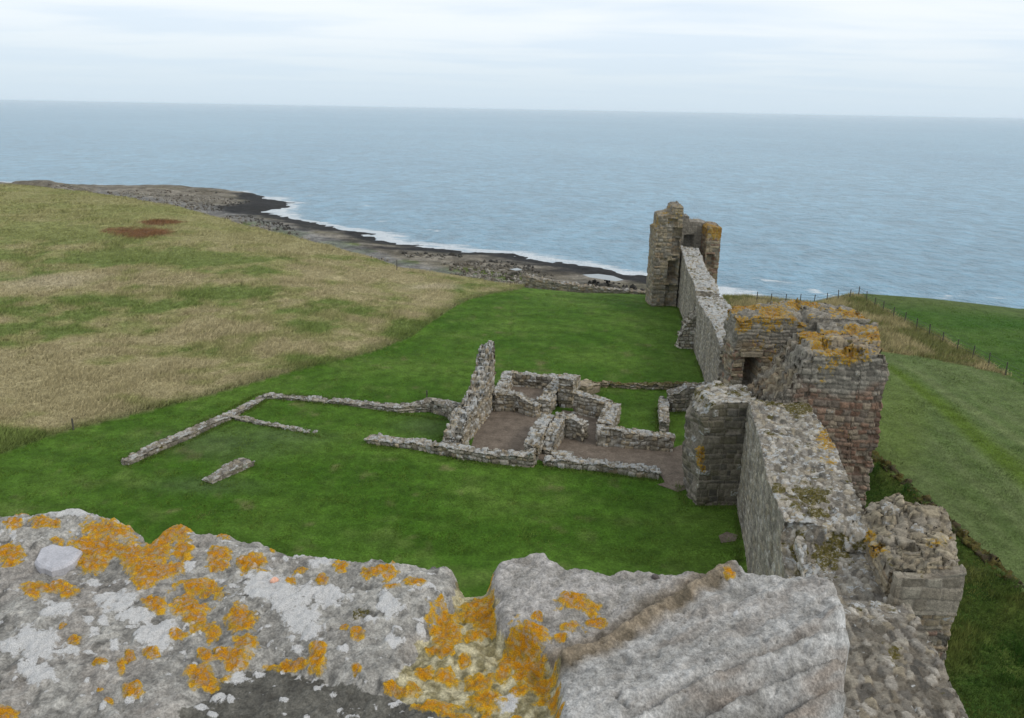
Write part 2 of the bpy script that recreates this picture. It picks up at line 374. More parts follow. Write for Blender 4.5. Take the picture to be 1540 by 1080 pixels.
FEET = [[(9.9, 30), (12.2, 38.2)], [(9.6, 38.2), (12.6, 38.2)], [(9.4, 38.4), (9.4, 40.8)], [(14.85, 56.5), (15.9, 67.8)], [(16.1, 70.5), (17.9, 84.2)], [(14.7, 84.2), (17.6, 84.2)], [(-9, 45.3), (-5.2, 44.4), (-2.9, 43.35), (1.2, 42.5)], [(2, 42.8), (6.3, 41.8), (8.6, 41.2)], [(-22, 41.7), (-18.1, 49.4), (-17.0, 52.4), (-11.5, 51.4), (-7.6, 50.4), (-4.3, 49.7)], [(-22.9, 42.5), (-18.1, 53.4), (-11.5, 52.6)],
        [(-18.2, 48.9), (-11.9, 46.3)], [(-17.0, 39.6), (-14.8, 42.2)], [(-4.4, 47), (-3.9, 45.2)], [(5.9, 57.2), (14.4, 56.6)], [(6.9, 49.8), (6.5, 47.0), (10.1, 46.3)], [(10.3, 53), (9.6, 48.2)], [(11, 52), (14.2, 53)], [(-5.5, 52), (-3.5, 51.5), (-2.4, 53.4)], [(1.5, 97.2), (6, 95.3), (17, 92.2)]]
px_, py_ = [], []
for ln in FEET:
    for (x1, y1), (x2, y2) in zip(ln, ln[1:]):
        n_ = int(70*math.hypot(x2-x1, y2-y1)); t_ = rng.uniform(0, 1, n_)
        px_.append(x1+(x2-x1)*t_+rng.normal(0, .13, n_)); py_.append(y1+(y2-y1)*t_+rng.normal(0, .13, n_))
x, y = np.concatenate(px_), np.concatenate(py_); ok = fb2(x*.9, y*.9, 3, 147) > .42; x, y = x[ok], y[ok]; z = ground(x, y)[0]
c = mix((.045, .10, .011), (.15, .19, .045), rng.uniform(0, 1, len(x)))
tag(blades('wall_foot_grass', x, y, z, c, .07+.22*rng.uniform(0, 1, len(x))**2, np.full(len(x), .03), 2, .7), 'unmown grass fringe along the feet of the ruined walls', 'grass')
x, y, r = scatter(90000, 20, 47, 16, 62)
ok = (x > wall_x(y)+3.4) & (x < bank_x(y)-.1); x, y, r = x[ok], y[ok], r[ok]
z = ground(x, y)[0]; dn = fb2(x*.6, y*.6, 4, 111)
c = mix((.036, .09, .014), (.16, .18, .045), sst(.35, .7, fb2(x*.3, y*.3, 4, 88)))
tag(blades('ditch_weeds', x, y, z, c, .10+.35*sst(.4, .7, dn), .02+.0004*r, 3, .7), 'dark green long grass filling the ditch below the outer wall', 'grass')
x, y, r = scatter(130000, 20, 48, 36, 112)
u, v = survey(x, y, x*0-2)
ok = (x > bank_x(y)+.2) & (u < 1620) & ~inpoly(u, v, STRIP) & ((y < 88) | (x > 44.5)); x, y, r = x[ok], y[ok], r[ok]; z, d, k, re, a_ = ground(x, y)
ok = k < .05; x, y, z, r = x[ok], y[ok], z[ok], r[ok]
ii = np.clip(np.round(np.log(r/3.2)/.0085).astype(int), 0, len(rrg)-1); jj = np.clip(np.round((np.degrees(np.arctan2(x, y))+66)/.16).astype(int), 0, len(azg)-1)
c = colr.reshape(len(rrg), len(azg), 3)[ii, jj]*1.5
tag(blades('field_tufts', x, y, z, c, .05+.10*sst(.45, .75, fb2(x*.7, y*.7, 3, 149)), .02+.0005*r, 2, 1.1), 'short grazed grass tufts over the sloping fields beyond the ditch', 'grass')
x, y, r = scatter(60000, 15, 40, 60, 118)
z = ground(x, y)[0]; u, v = survey(x, y, z)
ok = inpoly(u, v, STRIP) | ((y > 90) & (x > 26) & (x < 44.3)); x, y, r, z = x[ok], y[ok], r[ok], z[ok]
c = mix((.19, .20, .065), (.46, .38, .19), sst(.35, .65, fb2(x*.4, y*.4, 4, 85)))
tag(blades('dry_grass', x, y, z, c, .25+.45*fb2(x*.4, y*.4, 3, 120), .02+.0005*r, 3), 'tall straw coloured grass beside the wire fence', 'grass')

# ------------------------------------------------------------------ sea
t = NT('sea_water'); o_ = t.obj()
w1 = t.noise(t.scale(o_, .26, .17, .1, .25), 1, 6, .68)
w2 = t.noise(t.scale(o_, .07, .05, .5, .15), 1, 7, .68)
w3 = t.noise(t.scale(o_, .0022, .0022, .01, .1), 1, 6, .6)
hgt = t.math('ADD', t.math('MULTIPLY', w1, .9), t.math('MULTIPLY', w2, 1.6))
fm = t.rng(t.math('ADD', t.attr('foam'), t.math('MULTIPLY', t.math('SUBTRACT', t.noise(t.scale(o_, .16, .5, 1, .3), 1, 7, .7), .5), 2.2)), -.05, .45)
cap = t.rng(t.noise(t.scale(o_, .05, .03, 1, .1), 1, 8, .72), .755, .79)
body = t.mixc(t.rng(w3, .35, .65), (.138, .278, .372), (.170, .322, .415))
body = t.mul(body, t.math('MULTIPLY', t.rng(w1, .3, .7, .74, 1.26), t.rng(w2, .3, .7, .86, 1.14)))  # light and dark of the ripples painted into the water colour, besides the bump
c = t.mixc(t.math('MAXIMUM', fm, t.math('MULTIPLY', cap, .7)), body, (.62, .66, .68))
M_SEA = t.bsdf(c, t.rng(fm, 0, 1, .28, .9), t.bump(hgt, 1.0, 1.6), .38)
az = np.radians(np.arange(-75, 75.01, .25)); rr = np.concatenate([100*np.exp(np.arange(0, 1.9, .006)), 100*np.exp(np.arange(1.9, 6.0, .03))])
A, Rr = np.meshgrid(az, rr); xs, ys = (Rr*np.sin(A)).ravel(), (Rr*np.cos(A)).ravel()
d = shore_d(xs, ys); off = -d
nf = fb2(xs*.03, ys*.05, 4, 131)
foam = np.where(off < 0, .4, .62-off/(1.0+34*nf**2.6))
foam = np.maximum(foam, .30-np.abs(off-9-16*fb2(xs*.02+3, ys*.03, 3, 139))/2.2-2.2*(.60-fb2(xs*.05+9, ys*.05, 3, 138)))
foam = np.maximum(foam, .1-np.abs(off-18-14*nf)/6-2.6*(.66-fb2(xs*.02+7, ys*.02, 3, 133)))
ux, vx = survey(xs, ys, np.full_like(xs, -15.0))
foam = np.maximum(foam, blobs(ux, vx, [(405, 299, 40, 4), (412, 317, 34, 5), (1115, 448, 50, 10), (1090, 440, 26, 8)])*.9)
foam = np.clip(foam, -2, 1)
zs = -15+(.35*(fb2(xs*.10, ys*.24, 4, 135)-.5)*sst(0, 8, off)+.5*np.clip(foam, 0, 1)*(fb2(xs*.25, ys*.5, 3, 136)))*sst(600, 200, np.hypot(xs, ys))
tag(mesh_obj('sea', np.stack([xs, ys, zs], -1), grid_faces(len(rr), len(az)), M_SEA, None, {'foam': foam}), kind='structure')
# rock pool
def flat(name, poly, z, mat, col=None, n=1):
    me_v = [(p[0], p[1], z) for p in poly]
    me = bpy.data.meshes.new(name); me.from_pydata(me_v, [], [list(range(len(poly)))]); me.materials.append(mat)
    if col is not None:
        a = me.attributes.new('col', 'FLOAT_COLOR', 'POINT'); a.data.foreach_set('color', np.tile(np.array([*col, 1], np.float32), len(poly)))
    o = bpy.data.objects.new(name, me); COL.objects.link(o); return o
t = NT('still_pool'); M_POOL = t.bsdf(t.mixc(t.noise(t.obj(), .4), (.13, .16, .17), (.2, .23, .24)), .06, None, .5)
for pts in ([(876, 413), (900, 412), (922, 415), (938, 421), (926, 423), (905, 420), (886, 417)], [(766, 405), (778, 403), (786, 406), (776, 407)]):
    tag(flat('rock_pool', [at(u, v, -12.0)[:2] for u, v in pts], -12.0, M_POOL), kind='structure')

# ------------------------------------------------------------------ masonry
GREY = [(.27, .255, .225), (.22, .205, .18), (.31, .29, .25), (.19, .18, .165), (.25, .225, .18), (.29, .28, .26)]
BUFF = [(.26, .225, .165), (.22, .19, .14), (.29, .25, .18), (.20, .185, .155), (.25, .20, .14), (.17, .16, .14)]
RED = [(.205, .135, .10), (.245, .17, .13), (.18, .125, .10), (.25, .21, .165), (.22, .19, .155), (.19, .12, .09), (.16, .135, .115)]
DARK = [(.15, .14, .12), (.12, .115, .105), (.18, .165, .14), (.14, .13, .10), (.20, .185, .16)]
PALE = [(.34, .325, .29), (.29, .275, .24), (.39, .375, .345), (.25, .24, .215), (.31, .28, .22), (.22, .21, .19)]
def bricks(a, c, cw, ch, s, jit=.6):
    cc = c/ch; k = np.floor(cc)
    def cb(j): return j+.7*(hsh(j, j*0, j*0, s+7)-.5)
    k = np.where(cc < cb(k), k-1, np.where(cc > cb(k+1), k+1, k)); uu = a/cw+hsh(k, k*0, k*0, s)*9
    i = np.floor(uu)
    def bnd(j): return j+jit*(hsh(j, k, k*0, s+1)-.5)
    i = np.where(uu < bnd(i), i-1, np.where(uu > bnd(i+1), i+1, i))
    ed = np.minimum(np.minimum(uu-bnd(i), bnd(i+1)-uu)*cw, np.minimum(cc-cb(k), cb(k+1)-cc)*ch)
    return ed, hsh(i, k, k*0, s+3), hsh(i, k, k*0, s+4)
WSEED = [100]
def wall(name, secs, parent=None, res=.06, cell=(.45, .42, .23), jit=(.75, .75, .35), amp=.05, rough=.12, pal=GREY, toppal=None,
         white=(.30, .45), orange=(.12, .15), moss=(.10, .25), recess=(), mortar=(.24, .22, .19), tcell=None, fn=None, crown=0, steps=0, endrag=.25, holes=.0, topamp=2.0, warp=1.0, joint=.05):
    """a length of masonry: each section is x, y, half width, foot, top left, top right; left is to the left of travel"""
    WSEED[0] += 13; sd = WSEED[0]
    q = np.array(secs, float); seg = np.hypot(np.diff(q[:, 0]), np.diff(q[:, 1])); sl = np.concatenate([[0], np.cumsum(seg)]); L = sl[-1]
    s3 = np.concatenate([[0], np.cumsum(np.hypot(seg, np.abs(np.diff(q[:, 4:6], axis=0)).max(1)))])
    ns = max(4, int(s3[-1]/res)+1); s = np.interp(np.linspace(0, s3[-1], ns), s3, sl)
    q2 = np.stack([np.interp(s, sl, q[:, i]) for i in range(6)], 1)
    tx, ty = np.gradient(q2[:, 0]), np.gradient(q2[:, 1]); tl = np.hypot(tx, ty); tx, ty = tx/tl, ty/tl
    hmax = (np.maximum(q[:, 4], q[:, 5])-q[:, 3]).max(); wmax = q[:, 2].max()*2
    nz = max(3, int(hmax/res)); nw = max(4, int(wmax/res)); nc = max(2, int(wmax/2/res))
    fz = np.linspace(0, 1, nz+1); gw = np.linspace(0, 1, nw+1)[1:-1]
    side = np.concatenate([np.full(nz+1, -1.), gw*2-1, np.full(nz+1, 1.)])          # -1 left .. 1 right
    frac = np.concatenate([fz, np.ones(nw-1), fz[::-1]])
    shrink = np.concatenate([np.linspace(0, 1, nc+1)[:-1], np.ones(ns), np.linspace(1, 0, nc+1)[1:]])
    idx = np.concatenate([np.zeros(nc, int), np.arange(ns), np.full(nc, ns-1)])
    eps = np.concatenate([-(1-np.linspace(0, 1, nc+1)[:-1])*.03, np.zeros(ns), np.linspace(0, 1, nc+1)[1:]*.03])
    Q = q2[idx]; wv = Q[:, 2][:, None]*side[None, :]*shrink[:, None]
    # tops: mix left/right heights by position across
    g = (side[None, :]*shrink[:, None]+1)/2
    zt = Q[:, 4][:, None]*(1-g)+Q[:, 5][:, None]*g
    S = s[idx][:, None]+0*g
    rag = (fbm(S*.9, wv*.9, 0*S, 3, sd)-.5)*2+(vnoise(np.floor(S/.42)*7.1, np.floor(wv/.5)*3.3, 0*S, sd+1)-.5)*.9
    if steps: zt = zt+.85*(np.round((zt+.3*rag)/steps)*steps-zt)
    zt = zt+rough*rag+crown*(1-(2*g-1)**2)
    zz = Q[:, 3][:, None]+(zt-Q[:, 3][:, None])*frac[None, :]
    px = Q[:, 0][:, None]-ty[idx][:, None]*wv*-1*-1+tx[idx][:, None]*eps[:, None]
    py = Q[:, 1][:, None]+tx[idx][:, None]*wv*-1+ty[idx][:, None]*eps[:, None]
    px = Q[:, 0][:, None]+ty[idx][:, None]*wv+tx[idx][:, None]*eps[:, None]         # right = +w
    # ragged ends
    for e, sg in ((0, -1), (ns-1, 1)):
        m = np.exp(-np.abs(S-s[e])/.35)*endrag*(fbm(zz*1.6, wv*1.2, S*0+e, 3, sd+2)-.55)*2*sg
        px = px+tx[idx][:, None]*m; py = py+ty[idx][:, None]*m
    P = np.stack([px, py, zz], -1)
    du = np.gradient(P, axis=0); dv = np.gradient(P, axis=1)
    N = np.cross(dv, du); N /= np.linalg.norm(N, axis=-1, keepdims=True)+1e-9
    # make normals face out
    cen = np.stack([Q[:, 0], Q[:, 1], Q[:, 3]], -1)[:, None, :]
    top = (frac[None, :] > .999)*(shrink[:, None] > .5)*np.ones_like(S)
    if (N[ns//2+nc, 1]*np.array([ty[ns//2]*-1, tx[ns//2], 0])).sum() < 0: N = -N
    lx, lw, lz = S, wv, zz
    wrp = .25
    a, b, c_ = [k_+wrp*.4*(fbm(lx*1.3+o_*9, lw*1.3, lz*1.3, 2, sd+3+o_)-.5) for o_, k_ in enumerate((lx, lw, lz))]
    crs = np.floor(c_/cell[2])
    f1, f2, r1, r2 = worley(a/cell[0]+hsh(crs, crs*0, crs*0, sd)*.9, b/cell[1], c_/cell[2], jit, sd)
    if tcell:
        g1, g2, s1, s2 = worley(a/(tcell*1.45)+.3, b/(tcell*.85), c_/(tcell*1.2), (.95, .95, .7), sd+50)
        f1, f2, r1, r2 = [np.where(top > .5, m, n) for m, n in ((g1, f1), (g2, f2), (s1, r1), (s2, r2))]
    e = sst(.0, .11, f2-f1)+.5*(fbm(lx*5.5, lw*5.5, lz*5.5, 3, sd+61)-.5)
    wa = warp*(.16*(fbm(lx*.9, lw*.9, lz*.9, 2, sd+31)-.5)+.07*(fbm(lx*4, lw*4, lz*4, 2, sd+33)-.5))
    wb = warp*.5*(fbm(lx*2.2, lw*2.2, lz*2.2, 2, sd+35)-.5)
    ed, q1, q2_ = bricks(lx+lw+wb*.3, lz+wa, cell[0], cell[2], sd+40)
    isf = top < .5
    e = np.where(isf, sst(0, joint, ed), e); r1 = np.where(isf, q1, r1); r2 = np.where(isf, q2_, r2)
    jn = np.where(isf, sst(.004, .03, ed), sst(0, .12, f2-f1))
    disp = amp*(e-1)*1.1+amp*1.3*(r2-.5)+amp*.8*(fbm(lx*3, lw*3, lz*3, 3, sd+9)-.5)
    disp = disp*np.where(top > .5, topamp, 1.0)*sst(0, .08, frac[None, :]+.05)
    if holes: disp = np.where(isf & (hsh(np.floor(q1*1e5), np.floor(q2_*1e5), q1*0, 3) < holes), disp-.16*e, disp)
    for sd_, s0, s1_, z0, z1, dep in recess:
        m = (S > s0) & (S < s1_) & (zz > z0) & (zz < z1) & ((side[None, :] <= -1) if sd_ == 'L' else (side[None, :] >= 1)) & (shrink[:, None] >= 1)
        disp = np.where(m, disp-dep, disp)
    P = P+N*disp[..., None]
    pa = np.array(pal); ta = np.array(toppal or pal)
    ci = np.clip((r1*len(pa)).astype(int), 0, len(pa)-1); ct = np.clip((r1*len(ta)).astype(int), 0, len(ta)-1)
    col = np.where((top > .5)[..., None], ta[ct], pa[ci])*(.82+.36*r2)[..., None]
    col = mix(np.broadcast_to(np.array(mortar), col.shape), col, jn)*np.array([1.05, 1.0, .925])
    info = dict(x=P[..., 0], y=P[..., 1], z=P[..., 2], s=S, w=wv, top=top, r1=r1, r2=r2, frac=frac[None, :]+0*S, L=L, side=side[None, :]+0*S)
    def field(am, fq, o_):
        amt = np.where(top > .5, am[1], am[0])
        return (fbm(P[..., 0]*fq, P[..., 1]*fq, P[..., 2]*fq, 4, sd+20+o_, .65)-1+amt+.1)*3
    at_ = {'white': np.maximum(field(white, 4.5, 0)-.22, np.where(r2 > 1-np.where(top > .5, white[1], white[0])*.40, .02, -9)), 'lich': field(orange, 2.5, 1), 'moss': field(moss, 1.6, 2)}
    at_['col'] = col
    if fn: at_.update(fn(info, at_) or {})
    nr, ncg = S.shape
    at_ = {k: (v_.reshape(-1, 3) if k == 'col' else np.broadcast_to(v_, S.shape).reshape(-1)) for k, v_ in at_.items()}
    return mesh_obj(name, P.reshape(-1, 3), grid_faces(nr, ncg), M_STONE, parent, at_)

# near curtain wall, from the gatehouse out to the middle tower
def fn_near(i, a):
    y, x, top = i['y'], i['x'], i['top']; u, v = survey(i['x'], i['y'], i['z'])
    nz = 1.5*(fbm(x*1.6, y*1.6, i['z']*1.6, 4, 5, .65)-.5); sf1, sf2, sid, sib = worley(x/.42, y/.42, i['z']*0, (.9, .9, 0), 71); spots = np.where(sid > .45, (.26+.22*sib-sf1)*2.6, -9)
    moss = np.where(top > .5, np.maximum(a['moss'], np.maximum(blobs(u, v, [(1215, 752, 36, 28), (1245, 835, 30, 34), (1205, 840, 14, 40), (1170, 735, 12, 10), (1165, 600, 30, 10), (1200, 612, 26, 16), (1225, 770, 26, 12)])*1.0-.22+1.3*nz, a['moss']-.5)), a['moss']-.4)
    wh = np.where((top > .5) & (y > 20.5), a['white']-.10+.25*sst(.05, .5, blobs(u, v, [(1230, 785, 70, 10)])), np.where(top > .5, np.maximum(a['white']-.5, spots), a['white']-.1))
    lich = np.where(top > .5, np.maximum(a['lich']-.3, blobs(u, v, [(1245, 660, 16, 40)])*.6-.2+nz), a['lich']-.5)
    col = a['col']
    stripe = (fbm(i['s']*1.8, i['s']*0, i['z']*.22, 4, 77)-.5)         # rain streaks down the inner face
    col = np.where((top < .5)[..., None], col*(1+.9*stripe)[..., None], col)
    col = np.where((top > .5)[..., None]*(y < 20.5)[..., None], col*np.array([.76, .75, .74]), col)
    return {'moss': moss, 'white': wh, 'lich': lich, 'col': col}
nw = thing('curtain_wall', 'thick grey curtain wall with broad mossy top between the parapet and red tower', 'wall', (8.8, 18, 0))
def rel(secs, o): return [(s[0]-o.location[0], s[1]-o.location[1], *s[2:]) for s in secs]
_wall0 = wall
def build(name, secs, parent=None, **kw):
    """build in site coordinates, then hand the piece to its thing"""
    ob = _wall0(name, secs, None, **kw)
    if parent is not None:
        ob.parent = parent; ob.matrix_parent_inverse = Matrix.Translation(-parent.location)
    return ob
build('wall', [(6.6, 1.9, 1.6, -2.5, 6.0, 6.0), (8.0, 8, 1.7, -2.5, 5.9, 5.9), (9.5, 15.5, 1.75, -2.5, 5.95, 5.9), (10.3, 19.5, 1.8, -2.5, 5.95, 5.8), (10.75, 21.6, 1.75, -2.5, 5.75, 5.6), (10.8, 22.0, 1.7, -2.5, 5.2, 5.2),
              (11.3, 25.2, 1.55, -2.5, 5.2, 5.3), (11.45, 25.6, 1.5, -2.5, 5.95, 6.0), (11.95, 29, 1.6, -2.5, 6.0, 6.05), (12.9, 33.5, 1.6, -2.5, 6.0, 6.0), (13.6, 38.2, 1.5, -2.5, 6.0, 6.1)],
      nw, res=.05, pal=GREY, toppal=PALE+GREY+DARK[:3], amp=.035, rough=.14, cell=(.42, .5, .2), tcell=.30, white=(.22, .40), orange=(.05, .12), moss=(.08, .20), fn=fn_near, topamp=1.8)
build('kerb_stones', [(9.35, 19.9, .14, 4.9, 5.6, 5.6), (9.75, 22.3, .14, 4.9, 5.5, 5.5), (10.35, 25.3, .14, 4.9, 5.75, 5.75)], nw, res=.05, pal=PALE, amp=.06, rough=.12, white=(.3, .45), orange=(.02, .02), moss=(.05, .1))

# stub wall projecting into the ward
def fn_stub(i, a):
    u, v = survey(i['x'], i['y'], i['z'])
    nz = fbm(i['x']*1.2, i['y']*1.2, i['z']*1.2, 3, 6)-.5
    lich = np.maximum(a['lich']-.4, blobs(u, v, [(1052, 690, 9, 22), (1057, 705, 8, 10)])*1.0-.2+nz)
    moss = np.where(i['top'] > .5, a['moss']+.02, a['moss']-.6)
    return {'lich': lich, 'moss': moss}
o = _wall0('cross_wall', [(9.75, 39.6, 1.25, -.3, 5.2, 5.0), (10.2, 39.65, 1.3, -.3, 5.8, 5.7), (11.0, 39.75, 1.3, -.3, 6.05, 5.9), (12.6, 39.8, 1.3, -.3, 6.05, 5.9)], res=.05, pal=DARK, toppal=PALE,
           cell=(.52, .5, .30), jit=(.5, .6, .2), amp=.04, rough=.14, white=(.12, .42), moss=(.1, .34), fn=fn_stub, warp=.5, holes=.02, topamp=2.6, tcell=.34, endrag=.3)
tag(o, 'dark squared stone cross wall jutting from the curtain wall into the lawn', 'wall')

# broken turret beside the near wall
def fn_tur(i, a):
    nz = fbm(i['x']*1.5, i['y']*1.5, i['z']*1.5, 3, 8)-.5
    u, v = survey(i['x'], i['y'], i['z'])
    lich = np.maximum(a['lich']-.35, blobs(u, v, [(1312, 805, 20, 18), (1330, 830, 20, 16), (1420, 815, 26, 18)])*.7-.35+nz)
    return {'lich': lich}
tr = thing('broken_turret', 'broken buff stone turret stump with ashlar courses, standing outside the near curtain wall', 'turret', (14, 23.5, -2))
build('rubble_core', [(13.35, 22.05, 1.05, -3, 6.1, 6.3), (13.55, 22.8, 1.15, -3, 6.0, 6.2), (13.85, 23.8, 1.3, -3, 5.7, 6.1), (14.2, 25.0, 1.42, -3, 5.6, 6.3), (14.45, 26.0, 1.45, -3, 5.8, 6.5), (14.55, 26.5, 1.2, -3, 5.8, 6.3)],
      tr, res=.045, pal=BUFF+[(.27, .235, .175)], toppal=[(.25, .22, .165), (.21, .185, .14), (.28, .25, .19), (.23, .21, .175)], amp=.055, rough=.34, cell=(.6, .6, .17), jit=(.8, .8, .6), white=(.12, .14), orange=(.06, .14), moss=(.1, .14), fn=fn_tur, endrag=.3, crown=.5, holes=.05, topamp=2.4)
build('ashlar_course', [(12.3, 21.86, .16, 5.0, 6.35, 6.3), (13.4, 21.86, .16, 5.0, 6.35, 6.3), (14.42, 21.86, .16, 5.0, 6.65, 6.6)], tr, res=.04, pal=[(.24, .225, .19), (.28, .26, .22), (.22, .20, .165)], amp=.022, rough=.03,
      cell=(.62, .6, .40), jit=(.3, .2, .05), white=(.06, .15), orange=(.05, .1), moss=(.05, .1), endrag=.05)
build('rubble_foot', [(12.4, 21.9, .14, -3, 4.98, 4.98), (14.36, 21.9, .14, -3, 4.98, 4.98)], tr, res=.045, pal=BUFF+RED[:3], amp=.07, rough=.03, cell=(.45, .5, .24), white=(.06, .1), endrag=.1)

tr.location.x -= .22
# middle tower
tw = thing('middle_tower', 'ruined red and buff sandstone tower with orange lichen tops and a small dark doorway', 'tower', (18, 45, -2))
def fn_tow(i, a):
    nz = fbm(i['x']*.7, i['y']*.7, i['z']*.7, 4, 9)-.5
    top = i['top']; near = sst(.86, .97, i['frac'])
    lich = np.where(top > .5, .10+2.0*nz, np.maximum(a['lich']-.5, near*.45-.50+1.7*nz))
    low = sst(13.0, 14.8, i['x'])
    lich = np.where(i['y'] < 42, lich-1.2*(1-sst(14.2, 15.6, i['x'])), lich)
    col = mix(a['col'], np.array((.215, .195, .16))*(.7+.6*i['r2'])[..., None], sst(-.02, .16, fbm(i['x']*.35, i['y']*.35, i['z']*.45, 3, 19)-.5+.22*sst(.72, .98, i['frac'])+np.where(i['y'] > 45, .04, -.09)))
    return {'lich': lich, 'col': col, 'moss': a['moss']-.3, 'white': a['white']-np.where(top > .5, .25, .1)}
build('front_wall', [(13.0, 39.9, 1.6, -3, 5.4, 5.4), (13.5, 39.9, 1.6, -3, 6.4, 6.2), (14.1, 39.9, 1.6, -3, 7.0, 6.8), (14.6, 39.9, 1.6, -3, 8.2, 7.9), (15.2, 39.9, 1.6, -3, 8.8, 8.5), (17.6, 39.9, 1.6, -3, 8.8, 8.6), (19.05, 39.8, 1.55, -3, 8.4, 8.0)],
      tw, res=.055, pal=RED, toppal=BUFF, amp=.055, rough=.2, cell=(.42, .5, .24), jit=(.8, .8, .4), tcell=.4, white=(.10, .2), fn=fn_tow, holes=.08, warp=1.8, steps=.34, topamp=2.2, mortar=(.17, .14, .115))
build('side_wall', [(18.2, 41.2, 1.2, -3, 8.0, 8.0), (19.9, 45, 1.5, -3, 7.1, 7.6), (21.4, 49.6, 1.8, -3, 7.2, 7.5)], tw, res=.08, pal=RED, toppal=BUFF, amp=.055, rough=.2, tcell=.4, white=(.12, .2), fn=fn_tow)
build('rear_wall', [(14.55, 51.5, 1.5, -3, 7.4, 7.2), (16.5, 51.5, 1.5, -3, 7.75, 7.5), (18.4, 51.5, 1.5, -3, 7.9, 7.4), (18.7, 51.5, 1.5, -3, 7.9, 6.9), (19.1, 51.5, 1.5, -3, 7.9, 6.9), (19.3, 51.5, 1.5, -3, 7.9, 7.45), (21, 51.6, 1.5, -3, 7.8, 7.5), (23.0, 51.7, 1.4, -3, 7.5, 7.4)],
      tw, res=.055, pal=BUFF+RED[:2], toppal=BUFF, amp=.05, rough=.16, cell=(.5, .5, .24), tcell=.4, white=(.10, .2), fn=fn_tow, holes=.03, warp=1.7, topamp=2.2, mortar=(.18, .16, .13), recess=[('R', .75, 1.65, 2.6, 4.85, 1.7)])

build('lintel', [(15.0, 49.94, .12, 4.86, 5.16, 5.16), (16.35, 49.94, .12, 4.86, 5.16, 5.16)], tw, res=.05, pal=[(.25, .22, .17)], amp=.015, rough=.01, cell=(3, 1, 2), white=(.05, .05), orange=(0, 0), moss=(0, 0), endrag=.03)
# far curtain wall
def fn_far(i, a):
    stripe = (fbm(i['s']*1.4, i['s']*0, i['z']*.25, 4, 78)-.5)
    col = np.where((i['top'] < .5)[..., None], a['col']*(1.0+.8*stripe)[..., None], a['col'])
    return {'col': col, 'white': np.where(i['top'] > .5, a['white'], a['white']-.2), 'lich': a['lich']-.35, 'moss': np.where(i['top'] > .5, a['moss'], a['moss']-.6)}
fw = thing('long_curtain_wall', 'long grey wall with white speckled top between the doorway tower and seaside tower', 'wall', (16, 60, 0))
def fx(y): return float(wall_x(np.array(y)))+1.2
build('wall', [(fx(53)+.05, 52.9, 1.2, -2.5, 4.6, 5.0), (fx(57)+.1, 57, 1.25, -2.5, 4.95, 5.3), (fx(63)+.1, 63, 1.2, -2.5, 4.6, 4.7), (fx(67)+.1, 67, 1.2, -2.5, 4.5, 4.6), (fx(69.5)+.1, 69.5, 1.15, -2.5, 4.5, 4.6)],
      fw, res=.06, pal=GREY, toppal=PALE, amp=.045, rough=.14, cell=(.42, .5, .2), tcell=.34, white=(.12, .5), fn=fn_far)
build('wall', [(fx(69.5)-.12, 69.4, 1.05, -2.5, 5.0, 4.9), (fx(72), 72, 1.05, -2.5, 5.15, 5.1), (fx(78)-.05, 78, 1.0, -2.5, 5.2, 5.1), (fx(84)-.05, 84.2, 1.0, -2.5, 5.9, 5.8), (fx(86)-.05, 86.5, 1.0, -2.5, 6.2, 6.1)],
      fw, res=.07, pal=GREY, toppal=PALE, amp=.045, rough=.14, cell=(.42, .5, .2), tcell=.34, white=(.12, .5), fn=fn_far)
o = _wall0('rubble_buttress', [(14.7, 68.6, .5, -.3, .9, .6), (15.2, 68.6, .6, -.3, 2.3, 2.0), (15.7, 68.6, .65, -.3, 3.1, 2.8), (16.4, 68.6, .65, -.3, 3.6, 3.2)], res=.06, pal=PALE, amp=.14, rough=.3, cell=(.5, .5, .34), white=(.2, .3))
tag(o, 'jagged stub of pale rubble against the long curtain wall', 'buttress')

# far tower by the sea
ft = thing('seaside_tower', 'tall ruined gate tower with broken top and small square window against the sea', 'tower', (18, 87, -1))
def fn_ft(i, a):
    nz = fbm(i['x']*.7, i['y']*.7, i['z']*.7, 4, 10)-.5
    near = sst(.82, .97, i['frac'])
    lich = np.maximum(a['lich']-.6, near*.35-.72+1.6*nz)
    return {'lich': lich, 'white': a['white']-.25, 'moss': a['moss']-.3}
def fn_ft2(i, a):
    nz = fbm(i['x']*.7, i['y']*.7, i['z']*.7, 4, 11)-.5
    return {'lich': sst(.85, .94, i['frac'])*.6-.55+2.0*nz, 'white': a['white']-.2}
build('gate_jamb', [(14.95, 86.4, 2.0, -2, 8.2, 8.2), (15.25, 86.4, 2.0, -2, 8.4, 8.4), (15.3, 86.4, 2.0, -2, 9.6, 9.6), (16.6, 86.4, 2.0, -2, 10.0, 9.9), (16.75, 86.4, 2.0, -2, 10.6, 10.5), (17.7, 86.4, 2.0, -2, 10.8, 10.5)],
      ft, res=.075, pal=BUFF+GREY[:1], endrag=.06, holes=.06, amp=.06, rough=.08, cell=(.5, .5, .26), white=(.1, .2), fn=fn_ft, recess=[('R', 1.55, 2.6, 2.6, 4.9, 1.3), ('R', 1.75, 2.7, 5.6, 8.4, .55), ('R', 1.5, 2.7, -.5, 2.2, .5), ('R', 1.2, 2.2, 8.6, 9.3, .4)])
